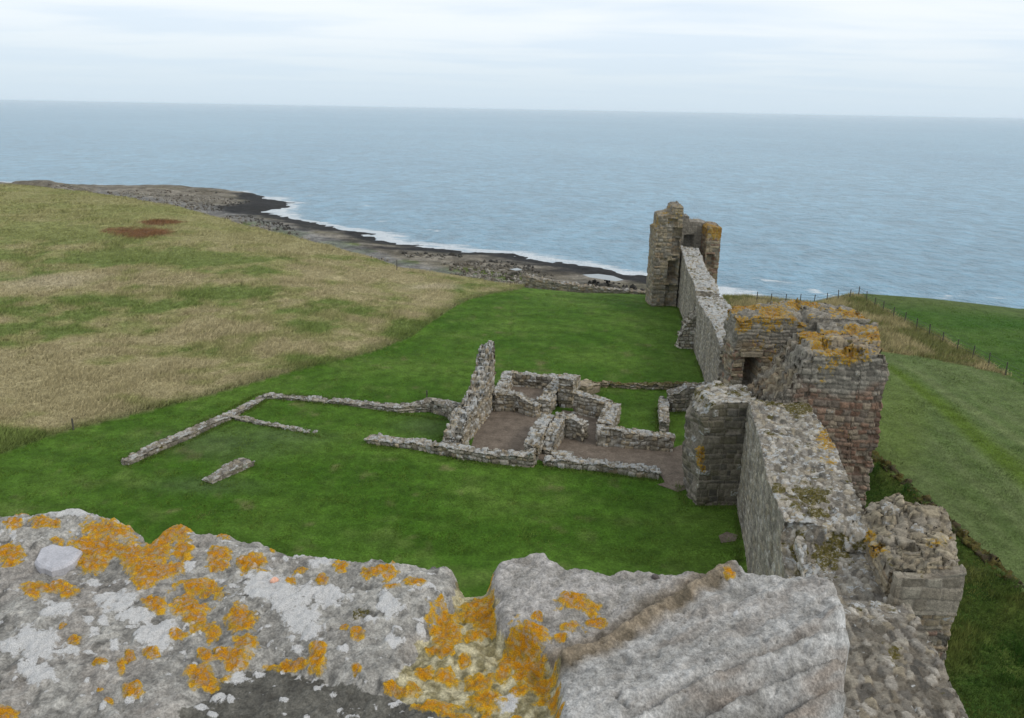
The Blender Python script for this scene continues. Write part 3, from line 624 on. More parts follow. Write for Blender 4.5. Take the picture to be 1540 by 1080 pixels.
build('window_wall', [(17.55, 89.2, .7, -2, 8.2, 8.1), (18.6, 89.2, .7, -2, 8.8, 8.7), (18.75, 89.2, .7, -2, 9.3, 9.2), (19.15, 89.2, .7, -2, 9.3, 9.2), (19.3, 89.2, .7, -2, 8.7, 8.6), (20.6, 89.2, .7, -2, 8.7, 8.5), (21.0, 89.2, .7, -2, 8.6, 8.5)],
      ft, res=.075, pal=[(.25, .24, .22), (.23, .22, .20), (.21, .2, .18)], amp=.03, rough=.05, white=(.05, .2), fn=fn_ft, recess=[('R', 1.25, 2.35, 5.75, 7.1, 1.25)])
build('gate_jamb', [(20.75, 88.0, 1.9, -2, 8.2, 8.1), (21.1, 88.0, 1.9, -2, 8.45, 8.4), (22.3, 88.0, 1.9, -2, 8.4, 8.3)], ft, res=.075, pal=BUFF+RED[:3], amp=.06, rough=.07, endrag=.08, holes=.06, cell=(.5, .5, .3), white=(.25, .2), fn=fn_ft2,
      recess=[('R', .15, 1.0, 3.9, 5.4, .5)])

# ------------------------------------------------------------------ the ruined house
LOW = dict(res=.045, pal=PALE+[(.17, .155, .125), (.33, .29, .22), (.26, .22, .16)], holes=.06, joint=.08, topamp=1.5, warp=2.2, amp=.085, rough=.13, cell=(.38, .34, .25), jit=(.85, .85, .5), white=(.30, .46), orange=(.02, .03), moss=(.06, .12))
hs = thing('ruined_house', 'roofless house ruin of pale rubble walls round gravel floors with one tall gable stub', 'ruin', (1, 48, 0))
def low(name, pts, hw, parent=None, **kw):
    d = dict(LOW); d.update(kw); return build(name, [(p[0], p[1], p[3] if len(p) > 3 else hw, -.2, p[2], p[2]) for p in pts], parent, **d)
low('gable_wall', [(-3.55, 44.6, .6), (-3.5, 45.0, 1.2), (-3.2, 46.0, 1.75), (-3.0, 47.0, 1.85), (-2.85, 47.6, 1.9), (-2.7, 48.3, 1.7), (-2.5, 49.2, 1.9), (-2.3, 50.0, 2.3), (-2.1, 50.7, 2.9), (-1.95, 51.4, 3.3), (-1.85, 51.9, 4.0, .56), (-1.74, 52.4, 4.6, .48), (-1.66, 52.75, 4.7, .44), (-1.6, 53.0, 3.6, .42)], .58, hs, rough=.10, amp=.09, steps=.24)
low('wall', [(-8.9, 45.9, .4), (-7.5, 45.5, .5), (-5.2, 45.0, .5), (-3.0, 44.0, .65), (-.5, 43.5, .6), (1.0, 43.2, .7), (1.45, 43.15, .95)], .42, hs)
low('wall', [(2.0, 43.4, .35), (3.9, 43.0, .5), (6.3, 42.4, .5), (8.6, 41.8, .45)], .42, hs)
low('wall', [(-1.2, 52.0, 1.4), (-.4, 52.1, 1.35), (.4, 52.1, 1.3), (1.0, 51.7, 1.0), (1.9, 50.9, .9)], .4, hs)
low('wall', [(-.95, 53.2, 1.0), (-.5, 55.5, 1.0), (-.3, 57.6, 1.05)], .42, hs)
low('wall', [(-.4, 57.6, 1.0), (1.7, 57.1, .95), (3.9, 56.6, 1.0)], .4, hs)
low('wall', [(3.8, 56.6, 1.15), (2.9, 53.6, 1.15), (2.2, 51.2, 1.1)], .5, hs)
low('wall', [(1.25, 43.9, 1.0), (1.5, 44.6, 1.3), (1.8, 45.8, 1.4), (2.3, 47.8, 1.3), (2.6, 48.6, 1.0)], .45, hs)
low('wall', [(2.3, 44.6, .3), (2.45, 45.2, 1.1), (2.9, 46.6, 1.35), (3.3, 48.0, 1.4)], .36, hs)
low('wall', [(3.2, 47.9, 1.5), (4.0, 47.4, 1.35), (4.8, 46.9, 1.2)], .36, hs)
low('chimney_pier', [(3.75, 52.6, 2.2), (4.1, 53.8, 2.0), (4.4, 55.2, 1.6), (4.6, 56.2, 1.2)], .55, hs, rough=.06)
low('wall', [(4.4, 51.9, 1.5), (5.6, 51.2, 1.4), (6.9, 50.6, 1.2)], .38, hs)
low('wall', [(6.95, 50.7, 1.15), (6.4, 48.6, 1.2), (5.85, 46.7, 1.25)], .5, hs)
low('wall', [(5.4, 46.5, 1.15), (7.5, 46.1, 1.1), (10.1, 45.7, 1.0)], .4, hs)
low('door_step', [(2.3, 43.9, .2), (3.2, 43.7, .22), (4.4, 43.6, .2)], .2, hs, cell=(.9, .5, .3), amp=.03, rough=.03)
low('door_step', [(2.5, 44.4, .3), (3.8, 44.2, .32)], .3, hs, cell=(.9, .6, .4), amp=.03, rough=.03)
low('hearth_slab', [(4.9, 55.6, .75), (6.2, 56.8, .6)], .75, hs, cell=(.9, .9, .4), amp=.03, rough=.05, pal=[(.33, .29, .21), (.30, .26, .2)], white=(.1, .15))

FOOT = dict(pal=GREY+DARK[:3], white=(.28, .40), moss=(.15, .18), amp=.06, rough=.07)
en = thing('ruined_enclosure', 'knee high L of rubble footings with an inner arm beside the meadow', 'wall footing', (-18, 50, 0))
low('footing', [(-22.3, 42.2, .25), (-21.5, 43.8, .38), (-18.6, 49.6, .4), (-17.4, 53.0, .40)], .36, en, **FOOT)
low('footing', [(-17.5, 53.0, .5), (-11.5, 52.0, .5), (-7.6, 51.0, .6), (-5.5, 51.4, .9), (-4.2, 50.6, 1.0), (-3.3, 49.2, 1.4)], .40, en, **dict(FOOT, rough=.12))
low('footing', [(-18.5, 49.3, .32), (-15.9, 48.2, .3), (-13.5, 47.3, .3), (-11.9, 46.8, .12)], .27, en, **FOOT)
o = low('wall_stump', [(-16.8, 40.0, .1), (-16.2, 40.9, .3), (-15.5, 41.9, .45), (-15.1, 42.5, .3)], .40, **FOOT); tag(o, 'isolated short stump of grey footing in the lawn beside the L shaped footings', 'wall footing')
o = low('boundary_footing', [(5.9, 57.6, .35), (9, 57.2, .35), (11.6, 57.1, .45), (14.6, 57.0, .5)], .25, pal=BUFF, white=(.12, .15), moss=(.1, .45)); tag(o, 'thin mossy line of stones crossing the lawn behind the house ruin', 'wall footing')
cn = thing('corner_wall', 'detached corner of pale rubble wall standing on grass between the house ruin and the curtain wall', 'wall footing', (10.7, 52, 0))
low('wall', [(10.75, 53.0, .8), (10.35, 50.5, .8), (10.0, 48.3, .75)], .33, cn, white=(.3, .46))
low('wall', [(11.0, 52.6, 1.3), (12.2, 52.9, 1.75), (13.2, 53.2, 1.7), (14.35, 53.6, 1.6)], .45, cn, rough=.15, pal=GREY)
# gravel floors
def gravel(poly, z=.035):
    o = flat('gravel_floor', poly, z, M_GRAVEL, (.172, .138, .108)); tag(o, kind='structure')
gravel([(-3.4, 44.2), (-2.4, 48.3), (-1.3, 52.4), (2.6, 51.3), (2.2, 48.0), (1.2, 43.4)])
gravel([(-.7, 52.3), (-.3, 57.4), (3.7, 56.5), (2.4, 51.6)])
gravel([(1.6, 44), (2.6, 48.6), (3.6, 52.2), (6.9, 50.8), (5.8, 46.6), (10.1, 45.9), (11.6, 47.1), (11.4, 43), (9.9, 40.7), (8.8, 40.9), (8.7, 41.9), (2.2, 43.2)], .03)
gravel([(10.35, 34.5), (11.1, 34.7), (11.4, 35.3), (10.9, 35.6), (10.4, 35.2)], .03)
gravel([(8.3, 40.8), (9.3, 39.9), (10.0, 40.4), (9.2, 41.3)], .025)

# drystone wall at the seaward edge of the lawn
o = _wall0('drystone_wall', [(1.3, 98.2, .5, -2.5, .55, .55), (3.2, 97.2, .55, -2.5, .2, .2), (6, 96.2, .6, -2.5, -.15, -.15), (10, 95.2, .6, -2.5, -.35, -.35), (17.5, 93, .6, -2.5, -.45, -.45)], res=.1, pal=BUFF+GREY, amp=.1, rough=.16, white=(.2, .35), orange=(.03, .05), moss=(.05, .15))
tag(o, 'tumbled drystone wall along the seaward edge of the lawn left of the seaside tower', 'wall')
# dark revetment of the ditch
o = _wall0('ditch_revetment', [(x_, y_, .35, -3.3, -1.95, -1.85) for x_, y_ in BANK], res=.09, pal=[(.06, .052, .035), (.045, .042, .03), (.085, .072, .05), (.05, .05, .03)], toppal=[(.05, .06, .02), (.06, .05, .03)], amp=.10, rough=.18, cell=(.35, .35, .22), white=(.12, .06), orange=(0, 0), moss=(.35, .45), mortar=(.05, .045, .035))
tag(o, 'low dark earthy stone bank holding the edge of the field above the ditch', 'bank')

# ------------------------------------------------------------------ fences, posts, rocks
def box_bar(p, q, w, jit=0):
    p, q = np.array(p, float), np.array(q, float); d = q-p; d /= np.linalg.norm(d)
    a = np.cross(d, (0.3, .1, 1) if abs(d[2]) < .9 else (1, .2, 0)); a /= np.linalg.norm(a); b = np.cross(d, a)
    k = 6; v = []
    for c in (p, q):
        for i in range(k):
            t_ = 2*math.pi*i/k; v.append(c+w*(math.cos(t_)*a+math.sin(t_)*b))
    f = [(i, (i+1) % k, k+(i+1) % k, k+i) for i in range(k)]
    return v, f
def bar_obj(name, bars, mat, parent=None, loc=(0, 0, 0)):
    vs, fs, tops = [], [], []
    for p, q, w in bars:
        v, f = box_bar(p, q, w); n = len(vs); vs += [tuple(x_) for x_ in v]; fs += [tuple(n+i for i in g) for g in f]
        fs.append(tuple(n+6+i for i in range(6)))
    me = bpy.data.meshes.new(name); me.from_pydata([tuple(np.array(v)-np.array(loc)) for v in vs], [], fs); me.materials.append(mat)
    o = bpy.data.objects.new(name, me); COL.objects.link(o); o.location = loc
    if parent: o.parent = parent; o.location = np.array(loc)-np.array(parent.location)
    return o
def gz(x_, y_): return float(ground(np.array([x_], float), np.array([y_], float))[0][0])
def fence(name, pts, step, h, label):
    pts = np.array(pts, float); sl = np.concatenate([[0], np.cumsum(np.hypot(*np.diff(pts, axis=0).T))]); n = int(sl[-1]/step)
    f = thing(name, label, 'fence', (pts[0, 0], pts[0, 1], gz(*pts[0])))
    heads = []
    for i in range(n+1):
        s_ = sl[-1]*i/n; x_, y_ = np.interp(s_, sl, pts[:, 0]), np.interp(s_, sl, pts[:, 1]); g = gz(x_, y_)
        hh = h*random.uniform(.9, 1.12); lx_, ly_ = random.gauss(0, .04), random.gauss(0, .04)
        bar_obj('post', [((x_, y_, g-.25), (x_+lx_, y_+ly_, g+hh), .05)], M_WOOD, f, (x_, y_, g)); heads.append((x_, y_, g))
    bars = [((*a[:2], a[2]+h*k), (*b[:2], b[2]+h*k), .012) for a, b in zip(heads, heads[1:]) for k in (.35, .62, .9)]
    bar_obj('wire', bars, M_WIRE, f, tuple(f.location))
fence('wire_fence', [(29.8, 95.5), (33, 95.8), (38, 96.5), (42.5, 98.5), (43.9, 99.5)], 1.75, 1.25, 'post and wire fence along the cliff edge behind the lichen covered tower')
fence('wire_fence', FENCE2, 2.5, 1.2, 'post and wire fence between straw coloured grass and bright green turf')
for (x_, y_, h_, lb) in [(-6.0, 53.2, .75, 'short black marker post on the lawn behind the house ruin footing'), (-27.9, 47.1, .8, 'short dark marker post in rough grass above the end of the L shaped footing'), (-14.4, 97.2, 1.3, 'dark wooden post on the crest of the meadow against the shore')]:
    g = gz(x_, y_); o = bar_obj('marker_post', [((x_, y_, g-.1), (x_+.02, y_, g+h_), .05)], M_WOOD, None, (x_, y_, g)); tag(o, lb, 'post')
# boulders of the storm beach: nobody could count them
import bmesh
bm = bmesh.new(); bmesh.ops.create_icosphere(bm, subdivisions=1, radius=1); iv = np.array([v.co for v in bm.verts]); ifc = np.array([[v.index for v in f.verts] for f in bm.faces]); bm.free()
x, y, r = scatter(26000, -32, 14, 110, 340)
z, d, k, re, a_ = ground(x, y); ok = (k > .6) & (d > 16); x, y, z, d = x[ok], y[ok], z[ok], d[ok]
ok = (fb2(x*.05, y*.1, 4, 151) > .47); x, y, z, d = x[ok], y[ok], z[ok], d[ok]; n = len(x)
sz = np.minimum(.2*np.exp(rng.normal(0, .5, n))+.12, .6)
vv = iv[None]*(sz[:, None]*rng.uniform(.6, 1.4, (n, 3)))[:, None, :]*rng.uniform(.8, 1.2, (n, len(iv), 1))
vv = vv+np.stack([x, y, z+sz*.25], -1)[:, None, :]
cb = mix((.12, .10, .075), (.28, .26, .22), rng.uniform(0, 1, n)); cb = mix(cb, (.016, .016, .018), sst(26, 14, d)*.9)
ff = (ifc[None]+(np.arange(n)*len(iv))[:, None, None]).reshape(-1, 3)
o = mesh_obj('shore_boulders', vv.reshape(-1, 3), ff, M_SHORE, None, {'col': np.repeat(cb, len(iv), 0)}, smooth=False)
tag(o, 'grey and brown boulders strewn over the rocky shore', 'boulders', kind='stuff')

# ------------------------------------------------------------------ the gatehouse parapet in the foreground
ZP = 19.1
EDGE = [(-260, 752), (-120, 766), (0, 770), (35, 770), (60, 774), (88, 771), (112, 767), (135, 769), (152, 777), (178, 780), (200, 789), (215, 797), (219, 808), (226, 810), (240, 797), (252, 787), (266, 782), (284, 788), (300, 800),
        (330, 801), (360, 809), (395, 813), (415, 822), (436, 829), (470, 830), (500, 838), (540, 842), (575, 840), (600, 848), (640, 851), (668, 847), (684, 855), (694, 866), (700, 873), (730, 872), (738, 862), (748, 851), (775, 842), (805, 836), (822, 838),
        (838, 851), (852, 858), (882, 857), (900, 861), (915, 865), (935, 860), (958, 857), (985, 861), (1010, 865), (1030, 861), (1052, 862), (1080, 854), (1103, 849), (1109, 858), (1122, 876), (1150, 880), (1178, 884), (1206, 881), (1236, 889), (1256, 899),
        (1266, 920), (1270, 950), (1276, 985), (1270, 1005), (1268, 1030), (1272, 1060), (1262, 1100), (1262, 1260), (-300, 1260)]
gx = np.arange(-1.62, .80, .0024); gy = np.arange(.86, 1.76, .0024)
GX, GY = np.meshgrid(gx, gy); u, v = survey(GX, GY, np.full_like(GX, ZP))
EW = [tuple(at(a, b, ZP)[:2]) for a, b in EDGE]
ins = inpoly(GX, GY, EW); dE = dist_line(GX, GY, EW, True)
n1 = fb2(GX*5, GY*5, 5, 201); n2 = fb2(GX*28, GY*28, 4, 202); n3 = fb2(GX*110, GY*110, 3, 203)
# which stone
JL = [(672, 760), (697, 872), (672, 905), (648, 930), (622, 965), (605, 1005), (590, 1030), (545, 1024), (470, 1005), (405, 985), (330, 1000), (268, 1075), (262, 1300)]     # right edge of the left stone
wu, wv_ = u+34*(n2-.5)+26*(fb2(GX*12, GY*12, 3, 230)-.5), v+34*(fb2(GX*26+5, GY*26, 4, 231)-.5)
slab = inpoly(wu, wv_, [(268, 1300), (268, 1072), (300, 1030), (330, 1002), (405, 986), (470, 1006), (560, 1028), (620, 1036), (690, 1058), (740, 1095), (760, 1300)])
flute = inpoly(u, v, [(1400, 700), (1109, 848), (1040, 893), (960, 940), (880, 985), (832, 1000), (842, 1050), (850, 1300), (1400, 1300)])
mortar = inpoly(wu, wv_, [(697, 860), (740, 866), (746, 900), (740, 940), (770, 955), (835, 985), (842, 1050), (850, 1300), (760, 1300), (740, 1095), (690, 1058), (620, 1036), (590, 1030), (606, 1002), (624, 963), (650, 928), (676, 903)])
rightb = (u > 738) & ~flute & ~mortar & ~slab
leftb = ~(slab | flute | mortar | rightb)
wl = [at(a, b, ZP)[:2] for a, b in [(697, 872), (676, 903), (650, 928), (624, 963), (606, 1002), (590, 1030)]]
zz = .055*(n1-.5)+.018*(n2-.5)+.007*(n3-.5)
dj = dist_line(GX, GY, [tuple(p) for p in wl]+[tuple(at(*p, ZP)[:2]) for p in [(545, 1024), (470, 1005), (405, 985), (330, 1000), (268, 1075)]])
zL = zz-.028*np.exp(-dj/.018)
zz = np.where(leftb, zL, zz)
zz = np.where(slab, -.022+.008*(n2-.5)+.004*(n3-.5), zz)
zz = np.where(mortar, -.028+.035*(fb2(GX*14, GY*14, 3, 205)-.5)+.02*(n2-.5)+.008*(n3-.5), zz)
rd = dist_line(GX, GY, [tuple(at(*p, ZP)[:2]) for p in [(1109, 852), (1040, 895), (960, 942), (880, 987), (832, 1002)]])
zz = np.where(rightb, zz+.012-.03*np.exp(-rd/.02), zz)
# layered slab on the right: strata run from lower left to upper right
ang = math.atan2(*(at(1250, 925, ZP)-at(880, 1075, ZP))[[1, 0]])
sa, sc_ = GX*math.cos(ang)+GY*math.sin(ang), -GX*math.sin(ang)+GY*math.cos(ang)
sc0 = -at(1180, 1000, ZP)[0]*math.sin(ang)+at(1180, 1000, ZP)[1]*math.cos(ang)
ph = (sc_-sc0)/.05+1.0*(fb2(sa*3, sc_*6, 3, 206)-.5)+1.2*(n1-.5); fl = (ph % 1.0)
lowmask = sst(.03, -.03, sc_-sc0-.02-.05*(n1-.5))*sst(.05, .30, GX+.02)
flz = .035+.04*(n1-.5)+.016*(n2-.5)+.006*(n3-.5)+lowmask*(-.02-.012*np.floor(ph).clip(-3, 3)*-.35)
strata = lowmask*(.036*(sst(0, .82, fl)-sst(.84, .90, fl)))+.015*np.exp(-((rd-.012)/.022)**2)*(.5+1.0*n2)*sst(1130, 1080, u)
flz = flz-.02*np.exp(-rd/.015)
zz = np.where(flute, flz, zz)
ridge = flute & (rd < .055)
def soften(a, r=2, k=3):
    for _ in range(k):
        for ax in (0, 1):
            a = sum(np.roll(a, sft, ax) for sft in range(-r, r+1))/(2*r+1)
    return a
zz = soften(np.where(ins, zz, 0))
crk = sst(.035, .0, np.abs(fb2(sa*2.5, sc_*9, 4, 245)-.5))*flute; pit = sst(.70, .80, fb2(GX*75, GY*75, 3, 247))*(flute | rightb | leftb)
zz = zz+np.where(flute, strata, 0)-.006*crk*sst(.4, .6, n1+.1)-.006*pit
zz = zz+.010*(n3-.5)+.010*(fb2(GX*60, GY*60, 3, 219)-.5)
# lichens
OR = [(22, 794, 14, 12), (61, 792, 18, 10), (84, 795, 10, 6), (14, 833, 22, 17), (40, 771, 20, 4), (161, 797, 42, 15), (150, 820, 46, 22), (135, 843, 26, 18), (195, 830, 26, 20), (255, 800, 22, 24), (272, 797, 16, 20), (236, 830, 32, 28), (222, 858, 40, 26), (275, 830, 19, 18), (257, 858, 24, 17),
      (77, 881, 42, 12), (50, 893, 14, 11), (100, 890, 18, 9), (86, 817, 12, 6), (330, 835, 22, 12), (330, 853, 23, 8), (338, 810, 12, 6), (382, 848, 22, 14), (365, 846, 12, 8), (290, 882, 28, 14), (282, 905, 32, 20), (318, 890, 26, 17), (232, 907, 22, 15), (295, 930, 20, 15), (318, 943, 18, 16), (360, 930, 28, 23), (368, 958, 22, 15),
      (345, 980, 32, 13), (309, 980, 15, 10), (304, 1008, 36, 17), (266, 951, 14, 11), (450, 857, 13, 8), (514, 859, 15, 12), (436, 876, 10, 7), (486, 876, 12, 10), (564, 868, 32, 12), (591, 891, 14, 7), (623, 884, 19, 9), (593, 846, 11, 8), (536, 953, 15, 12), (518, 945, 9, 7), (475, 984, 17, 24), (436, 988, 36, 9),
      (536, 1003, 9, 7), (111, 962, 15, 9), (152, 997, 14, 9), (182, 998, 9, 13), (195, 985, 9, 10), (227, 978, 14, 10), (198, 1035, 17, 18), (163, 1050, 8, 6), (150, 1035, 8, 5), (9, 1075, 24, 15), (95, 944, 8, 6), (498, 834, 10, 4), (410, 824, 7, 7),
      (668, 931, 30, 32), (713, 899, 22, 18), (730, 918, 18, 32), (710, 938, 16, 10), (671, 963, 14, 9), (592, 1022, 24, 8), (624, 1017, 16, 11), (639, 993, 16, 11), (671, 998, 20, 14), (722, 1002, 24, 17), (730, 1032, 25, 22), (652, 1046, 40, 10), (680, 1056, 28, 8), (730, 1062, 10, 9),
      (792, 968, 36, 27), (797, 992, 32, 24), (816, 1017, 20, 24), (834, 1047, 9, 15), (782, 1022, 16, 8), (836, 1077, 13, 7), (777, 1070, 11, 11), (865, 916, 32, 13), (890, 921, 20, 12), (856, 946, 26, 10), (843, 963, 13, 6), (895, 938, 18, 7), (809, 938, 10, 6), (1095, 887, 12, 9), (737, 864, 8, 13), (760, 985, 16, 24), (700, 975, 10, 8), (650, 958, 12, 8)]
WH = [(110, 774, 50, 10), (190, 787, 30, 7), (82, 918, 27, 15), (140, 870, 18, 8), (175, 905, 32, 19), (205, 925, 27, 13), (235, 952, 36, 26), (60, 968, 42, 30), (15, 975, 20, 16), (55, 1010, 40, 22), (135, 935, 11, 8), (155, 935, 9, 8), (172, 970, 9, 9), (110, 978, 14, 9), (400, 888, 46, 30), (430, 905, 40, 20), (485, 898, 48, 20),
      (450, 930, 30, 24), (470, 948, 22, 17), (448, 972, 12, 12), (585, 915, 18, 18), (590, 960, 14, 11), (513, 974, 12, 9), (560, 935, 14, 5), (352, 1005, 22, 12), (325, 1035, 15, 9), (300, 1047, 13, 6), (425, 1035, 9, 6), (388, 998, 11, 5), (404, 1070, 7, 5), (767, 1040, 22, 18), (1115, 872, 7, 6), (1105, 942, 6, 5), (480, 849, 24, 8), (284, 850, 12, 10), (632, 936, 10, 8), (200, 820, 10, 6), (460, 1065, 6, 5), (318, 1058, 9, 6), (605, 1053, 5, 4), (345, 1035, 7, 5), (20, 800, 6, 20), (430, 840, 8, 5)]
n4 = fb2(GX*55, GY*55, 3, 221)
lo = blobs(u, v, OR)-.06+.9*(n2-.5)+1.0*(n4-.5)
q1_, q2b, q3_, q4_ = worley(GX/.030, GY/.030, GX*0, (.9, .9, 0), 241)
lo = np.maximum(lo, np.where((q3_ > .66) & (blobs(u, v, OR) > -1.1-q4_) & ~flute & ~slab, (.10+.24*q4_-q1_)*1.6, -9))
lo = np.where(mortar, np.maximum(lo, blobs(u, v, OR)*.7+.12+.9*(fb2(GX*40, GY*40, 3, 207)-.5)*1.3-.18), lo)
wo = blobs(u, v, WH)-.10+1.0*(n2-.5)+.9*(fb2(GX*50+3, GY*50, 3, 223)-.5)
sp = fb2(GX*60+7, GY*60, 2, 209)
q1_, q2b, q3_, q4_ = worley(GX/.036+9, GY/.036, GX*0, (.9, .9, 0), 243)
wo = np.maximum(wo, np.where((q3_ > .62) & ~flute & ~mortar, (.06+.26*q4_-q1_)*1.8, -9))
wo = np.maximum(wo, np.where(leftb | slab, (sp-.74)*3.0, (sp-.93)*3))
zz = zz+.0035*sst(-.02, .25, lo)*(.3+1.4*n3)+.003*sst(-.02, .1, wo)
# colours of the bare stone
cl = mix((.205, .195, .175), (.43, .41, .37), sst(.3, .7, n2*.45+n4*.35+n1*.2)); cl = mix(cl, (.33, .29, .255), sst(.5, .7, fb2(GX*9, GY*9, 3, 211))*.4); cl = mix(cl, (.10, .095, .085), sst(.60, .74, fb2(GX*34, GY*34, 4, 212))*.7)
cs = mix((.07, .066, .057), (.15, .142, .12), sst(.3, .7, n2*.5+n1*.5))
cm = mix((.22, .19, .10), (.48, .43, .28), sst(.35, .65, fb2(GX*70, GY*70, 3, 213)))
cr = mix((.24, .225, .20), (.42, .395, .37), sst(.3, .7, n2*.5+n4*.3+n1*.2)); cr = mix(cr, (.29, .255, .22), sst(.5, .7, fb2(GX*7, GY*9, 3, 216))*.5)
cf = mix((.25, .24, .22), (.51, .495, .47), sst(.32, .68, n2*.25+n4*.25+fb2(sa*5, sc_*16, 5, 215)*.5))
cf = mix(cf, (.26, .215, .175), sst(.48, .66, fb2(sa*3.5+4, sc_*17, 5, 217, .6))*(.40+.45*lowmask))
cf = mix(cf, (.15, .13, .10), lowmask*sst(.62, .95, fl)*.55)
cb_ = mix((.11, .085, .052), (.27, .21, .14), sst(.3, .7, n2))
bandm = sst(.055, .030, rd+.03*(n2-.5))*sst(1120, 1085, u-(v-860)*.3)
cf = mix(cf, cb_, bandm*.9); cr = mix(cr, cb_, sst(.055, .015, rd+.03*(n2-.5))*.8)
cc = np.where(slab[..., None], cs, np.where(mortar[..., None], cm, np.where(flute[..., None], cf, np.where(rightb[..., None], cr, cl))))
# rounded arris, then the outer faces down to the wall
Rr_ = .03
arr = np.where(dE < Rr_, Rr_*(1-np.sqrt(np.clip(1-(1-np.clip(dE, 0, Rr_)/Rr_)**2, 0, 1))), 0)
zz = np.where(ins, zz-arr*.8, -.75)
moss = np.full_like(u, -9.0); moss = np.where(leftb & (u > 530), blobs(u, v, [(540, 925, 20, 10)])*.5-.2, moss)
VP = np.stack([GX, GY, ZP+zz], -1).reshape(-1, 3); FP = grid_faces(*GX.shape)
atr = {'col': cc.reshape(-1, 3), 'lich': lo.ravel(), 'white': wo.ravel(), 'moss': moss.ravel()}
pr = thing('gatehouse_parapet', 'weathered gatehouse parapet top with orange and white lichen, filling the foreground', 'parapet', (0, 1.3, 0))
rg = np.where(slab, 1, np.where(mortar, 2, np.where(rightb, 3, np.where(flute, 4, 0)))).ravel()
fr = rg[FP[:, 0]]
keep = (VP[FP].max(1)[:, 2] > 18.5)
for k, (nm, lb) in enumerate([('coping_stone', 'long grey block covered in orange and white lichen'), ('inner_slab', 'dark smooth slab below the coping'), ('mortar_joint', 'crumbling yellow mortar with orange lichen'), ('coping_stone', 'plain grey rounded block'), ('coping_stone', 'pale layered block with a brown ridge')]):
    o = sub_mesh(nm, VP, FP, (fr == k) & keep, M_COPING, atr, None)
    o.parent = pr; o.matrix_parent_inverse = Matrix.Translation(-pr.location); o['label'] = lb
build('gatehouse_wall', [(-9, 1.25, .42, -.3, 18.45, 18.45), (9.5, 1.25, .42, -.3, 18.45, 18.45)], pr, res=.14, pal=GREY, amp=.03, rough=.01, cell=(.6, .5, .3), endrag=0)
def pebble(name, u, v, size, col, label, cat, zoff=.0, seed=0):
    p = at(u, v, ZP+zoff); n = iv.copy(); n = n/np.linalg.norm(n, axis=1, keepdims=True)
    bm = bmesh.new(); bmesh.ops.create_icosphere(bm, subdivisions=3, radius=1); nv = np.array([q.co for q in bm.verts]); nf = np.array([[q.index for q in f.verts] for f in bm.faces]); bm.free()
    k = .75+.5*fbm(nv[:, 0]*1.3+seed, nv[:, 1]*1.3, nv[:, 2]*1.3, 3, 300+seed)
    c = np.clip(np.tile(np.array(col), (len(nv), 1))*(.8+.4*fbm(nv[:, 0]*3, nv[:, 1]*3, nv[:, 2]*3, 2, 310+seed))[:, None], 0, 1)
    o = mesh_obj(name, nv*np.array(size)*k[:, None], nf, M_PEBBLE, None, {'col': c}); 
    i = np.argmin((VP[:, 0]-p[0])**2+(VP[:, 1]-p[1])**2); o.location = (p[0], p[1], VP[i, 2]+size[2]*.45)
    return tag(o, label, cat)
pebble('pebble', 413, 876, (.008, .008, .007), (.75, .42, .30), 'tiny peach pink pebble on the lichen spotted coping', 'pebble', seed=1)
pebble('pebble', 985, 875, (.008, .007, .007), (.10, .085, .08), 'tiny dark pebble on the plain grey coping block', 'pebble', seed=2)
fo = [(52, 848), (58, 836), (62, 827), (80, 822), (96, 826), (110, 825), (124, 831), (117, 842), (112, 848), (98, 857), (78, 863), (68, 858), (60, 857)]
fc = at(86, 843, ZP); fz = float(VP[np.argmin((VP[:, 0]-fc[0])**2+(VP[:, 1]-fc[1])**2), 2])
bm = bmesh.new(); rings = []
for sc__, dz in ((1.0, -.012), (1.0, .006), (.88, .011), (.5, .012)):
    rings.append([bm.verts.new(((at(a, b, ZP)[0]-fc[0])*sc__, (at(a, b, ZP)[1]-fc[1])*sc__, dz+random.uniform(-.0012, .0012))) for a, b in fo])
for ra, rb in zip(rings, rings[1:]):
    for q in range(len(fo)): bm.faces.new((ra[q], ra[(q+1) % len(fo)], rb[(q+1) % len(fo)], rb[q]))
bm.faces.new(rings[-1]); me = bpy.data.meshes.new('stone_flake'); bm.to_mesh(me); bm.free()
a = me.attributes.new('col', 'FLOAT_COLOR', 'POINT'); a.data.foreach_set('color', np.concatenate([[.46*k_, .45*k_, .47*k_, 1] for k_ in rng.uniform(.85, 1.15, len(me.vertices))]).astype(np.float32))
me.materials.append(M_PEBBLE); o = bpy.data.objects.new('stone_flake', me); COL.objects.link(o); o.location = (fc[0], fc[1], fz+.006)
tag(o, 'flat pale lavender grey stone flake lying on the left end of the coping', 'stone')

# ------------------------------------------------------------------ light and sky
w = bpy.data.worlds.new('World'); scene.world = w; w.use_nodes = True
T = w.node_tree; T.nodes.clear()
def wn(typ, inp=None, **kw):
    nd = T.nodes.new(typ)
    for k, v in kw.items(): setattr(nd, k, v)
    for k, v in (inp or {}).items():
        if isinstance(v, bpy.types.NodeSocket): T.links.new(v, nd.inputs[k])
        else: nd.inputs[k].default_value = v
    return nd
def wm(op, a, b=0.0): return wn('ShaderNodeMath', {0: a, 1: b}, operation=op).outputs[0]
def wmix(f, a, b):
    nd = wn('ShaderNodeMix', data_type='RGBA')
    for i, v in ((0, f), (6, a), (7, b)):
        if isinstance(v, bpy.types.NodeSocket): T.links.new(v, nd.inputs[i])
        else: nd.inputs[i].default_value = v if i == 0 else (*v, 1)
    return nd.outputs[2]
def wr(v, a, b, c=0.0, d=1.0): return wn('ShaderNodeMapRange', {'Value': v, 'From Min': a, 'From Max': b, 'To Min': c, 'To Max': d}, interpolation_type='SMOOTHSTEP').outputs[0]
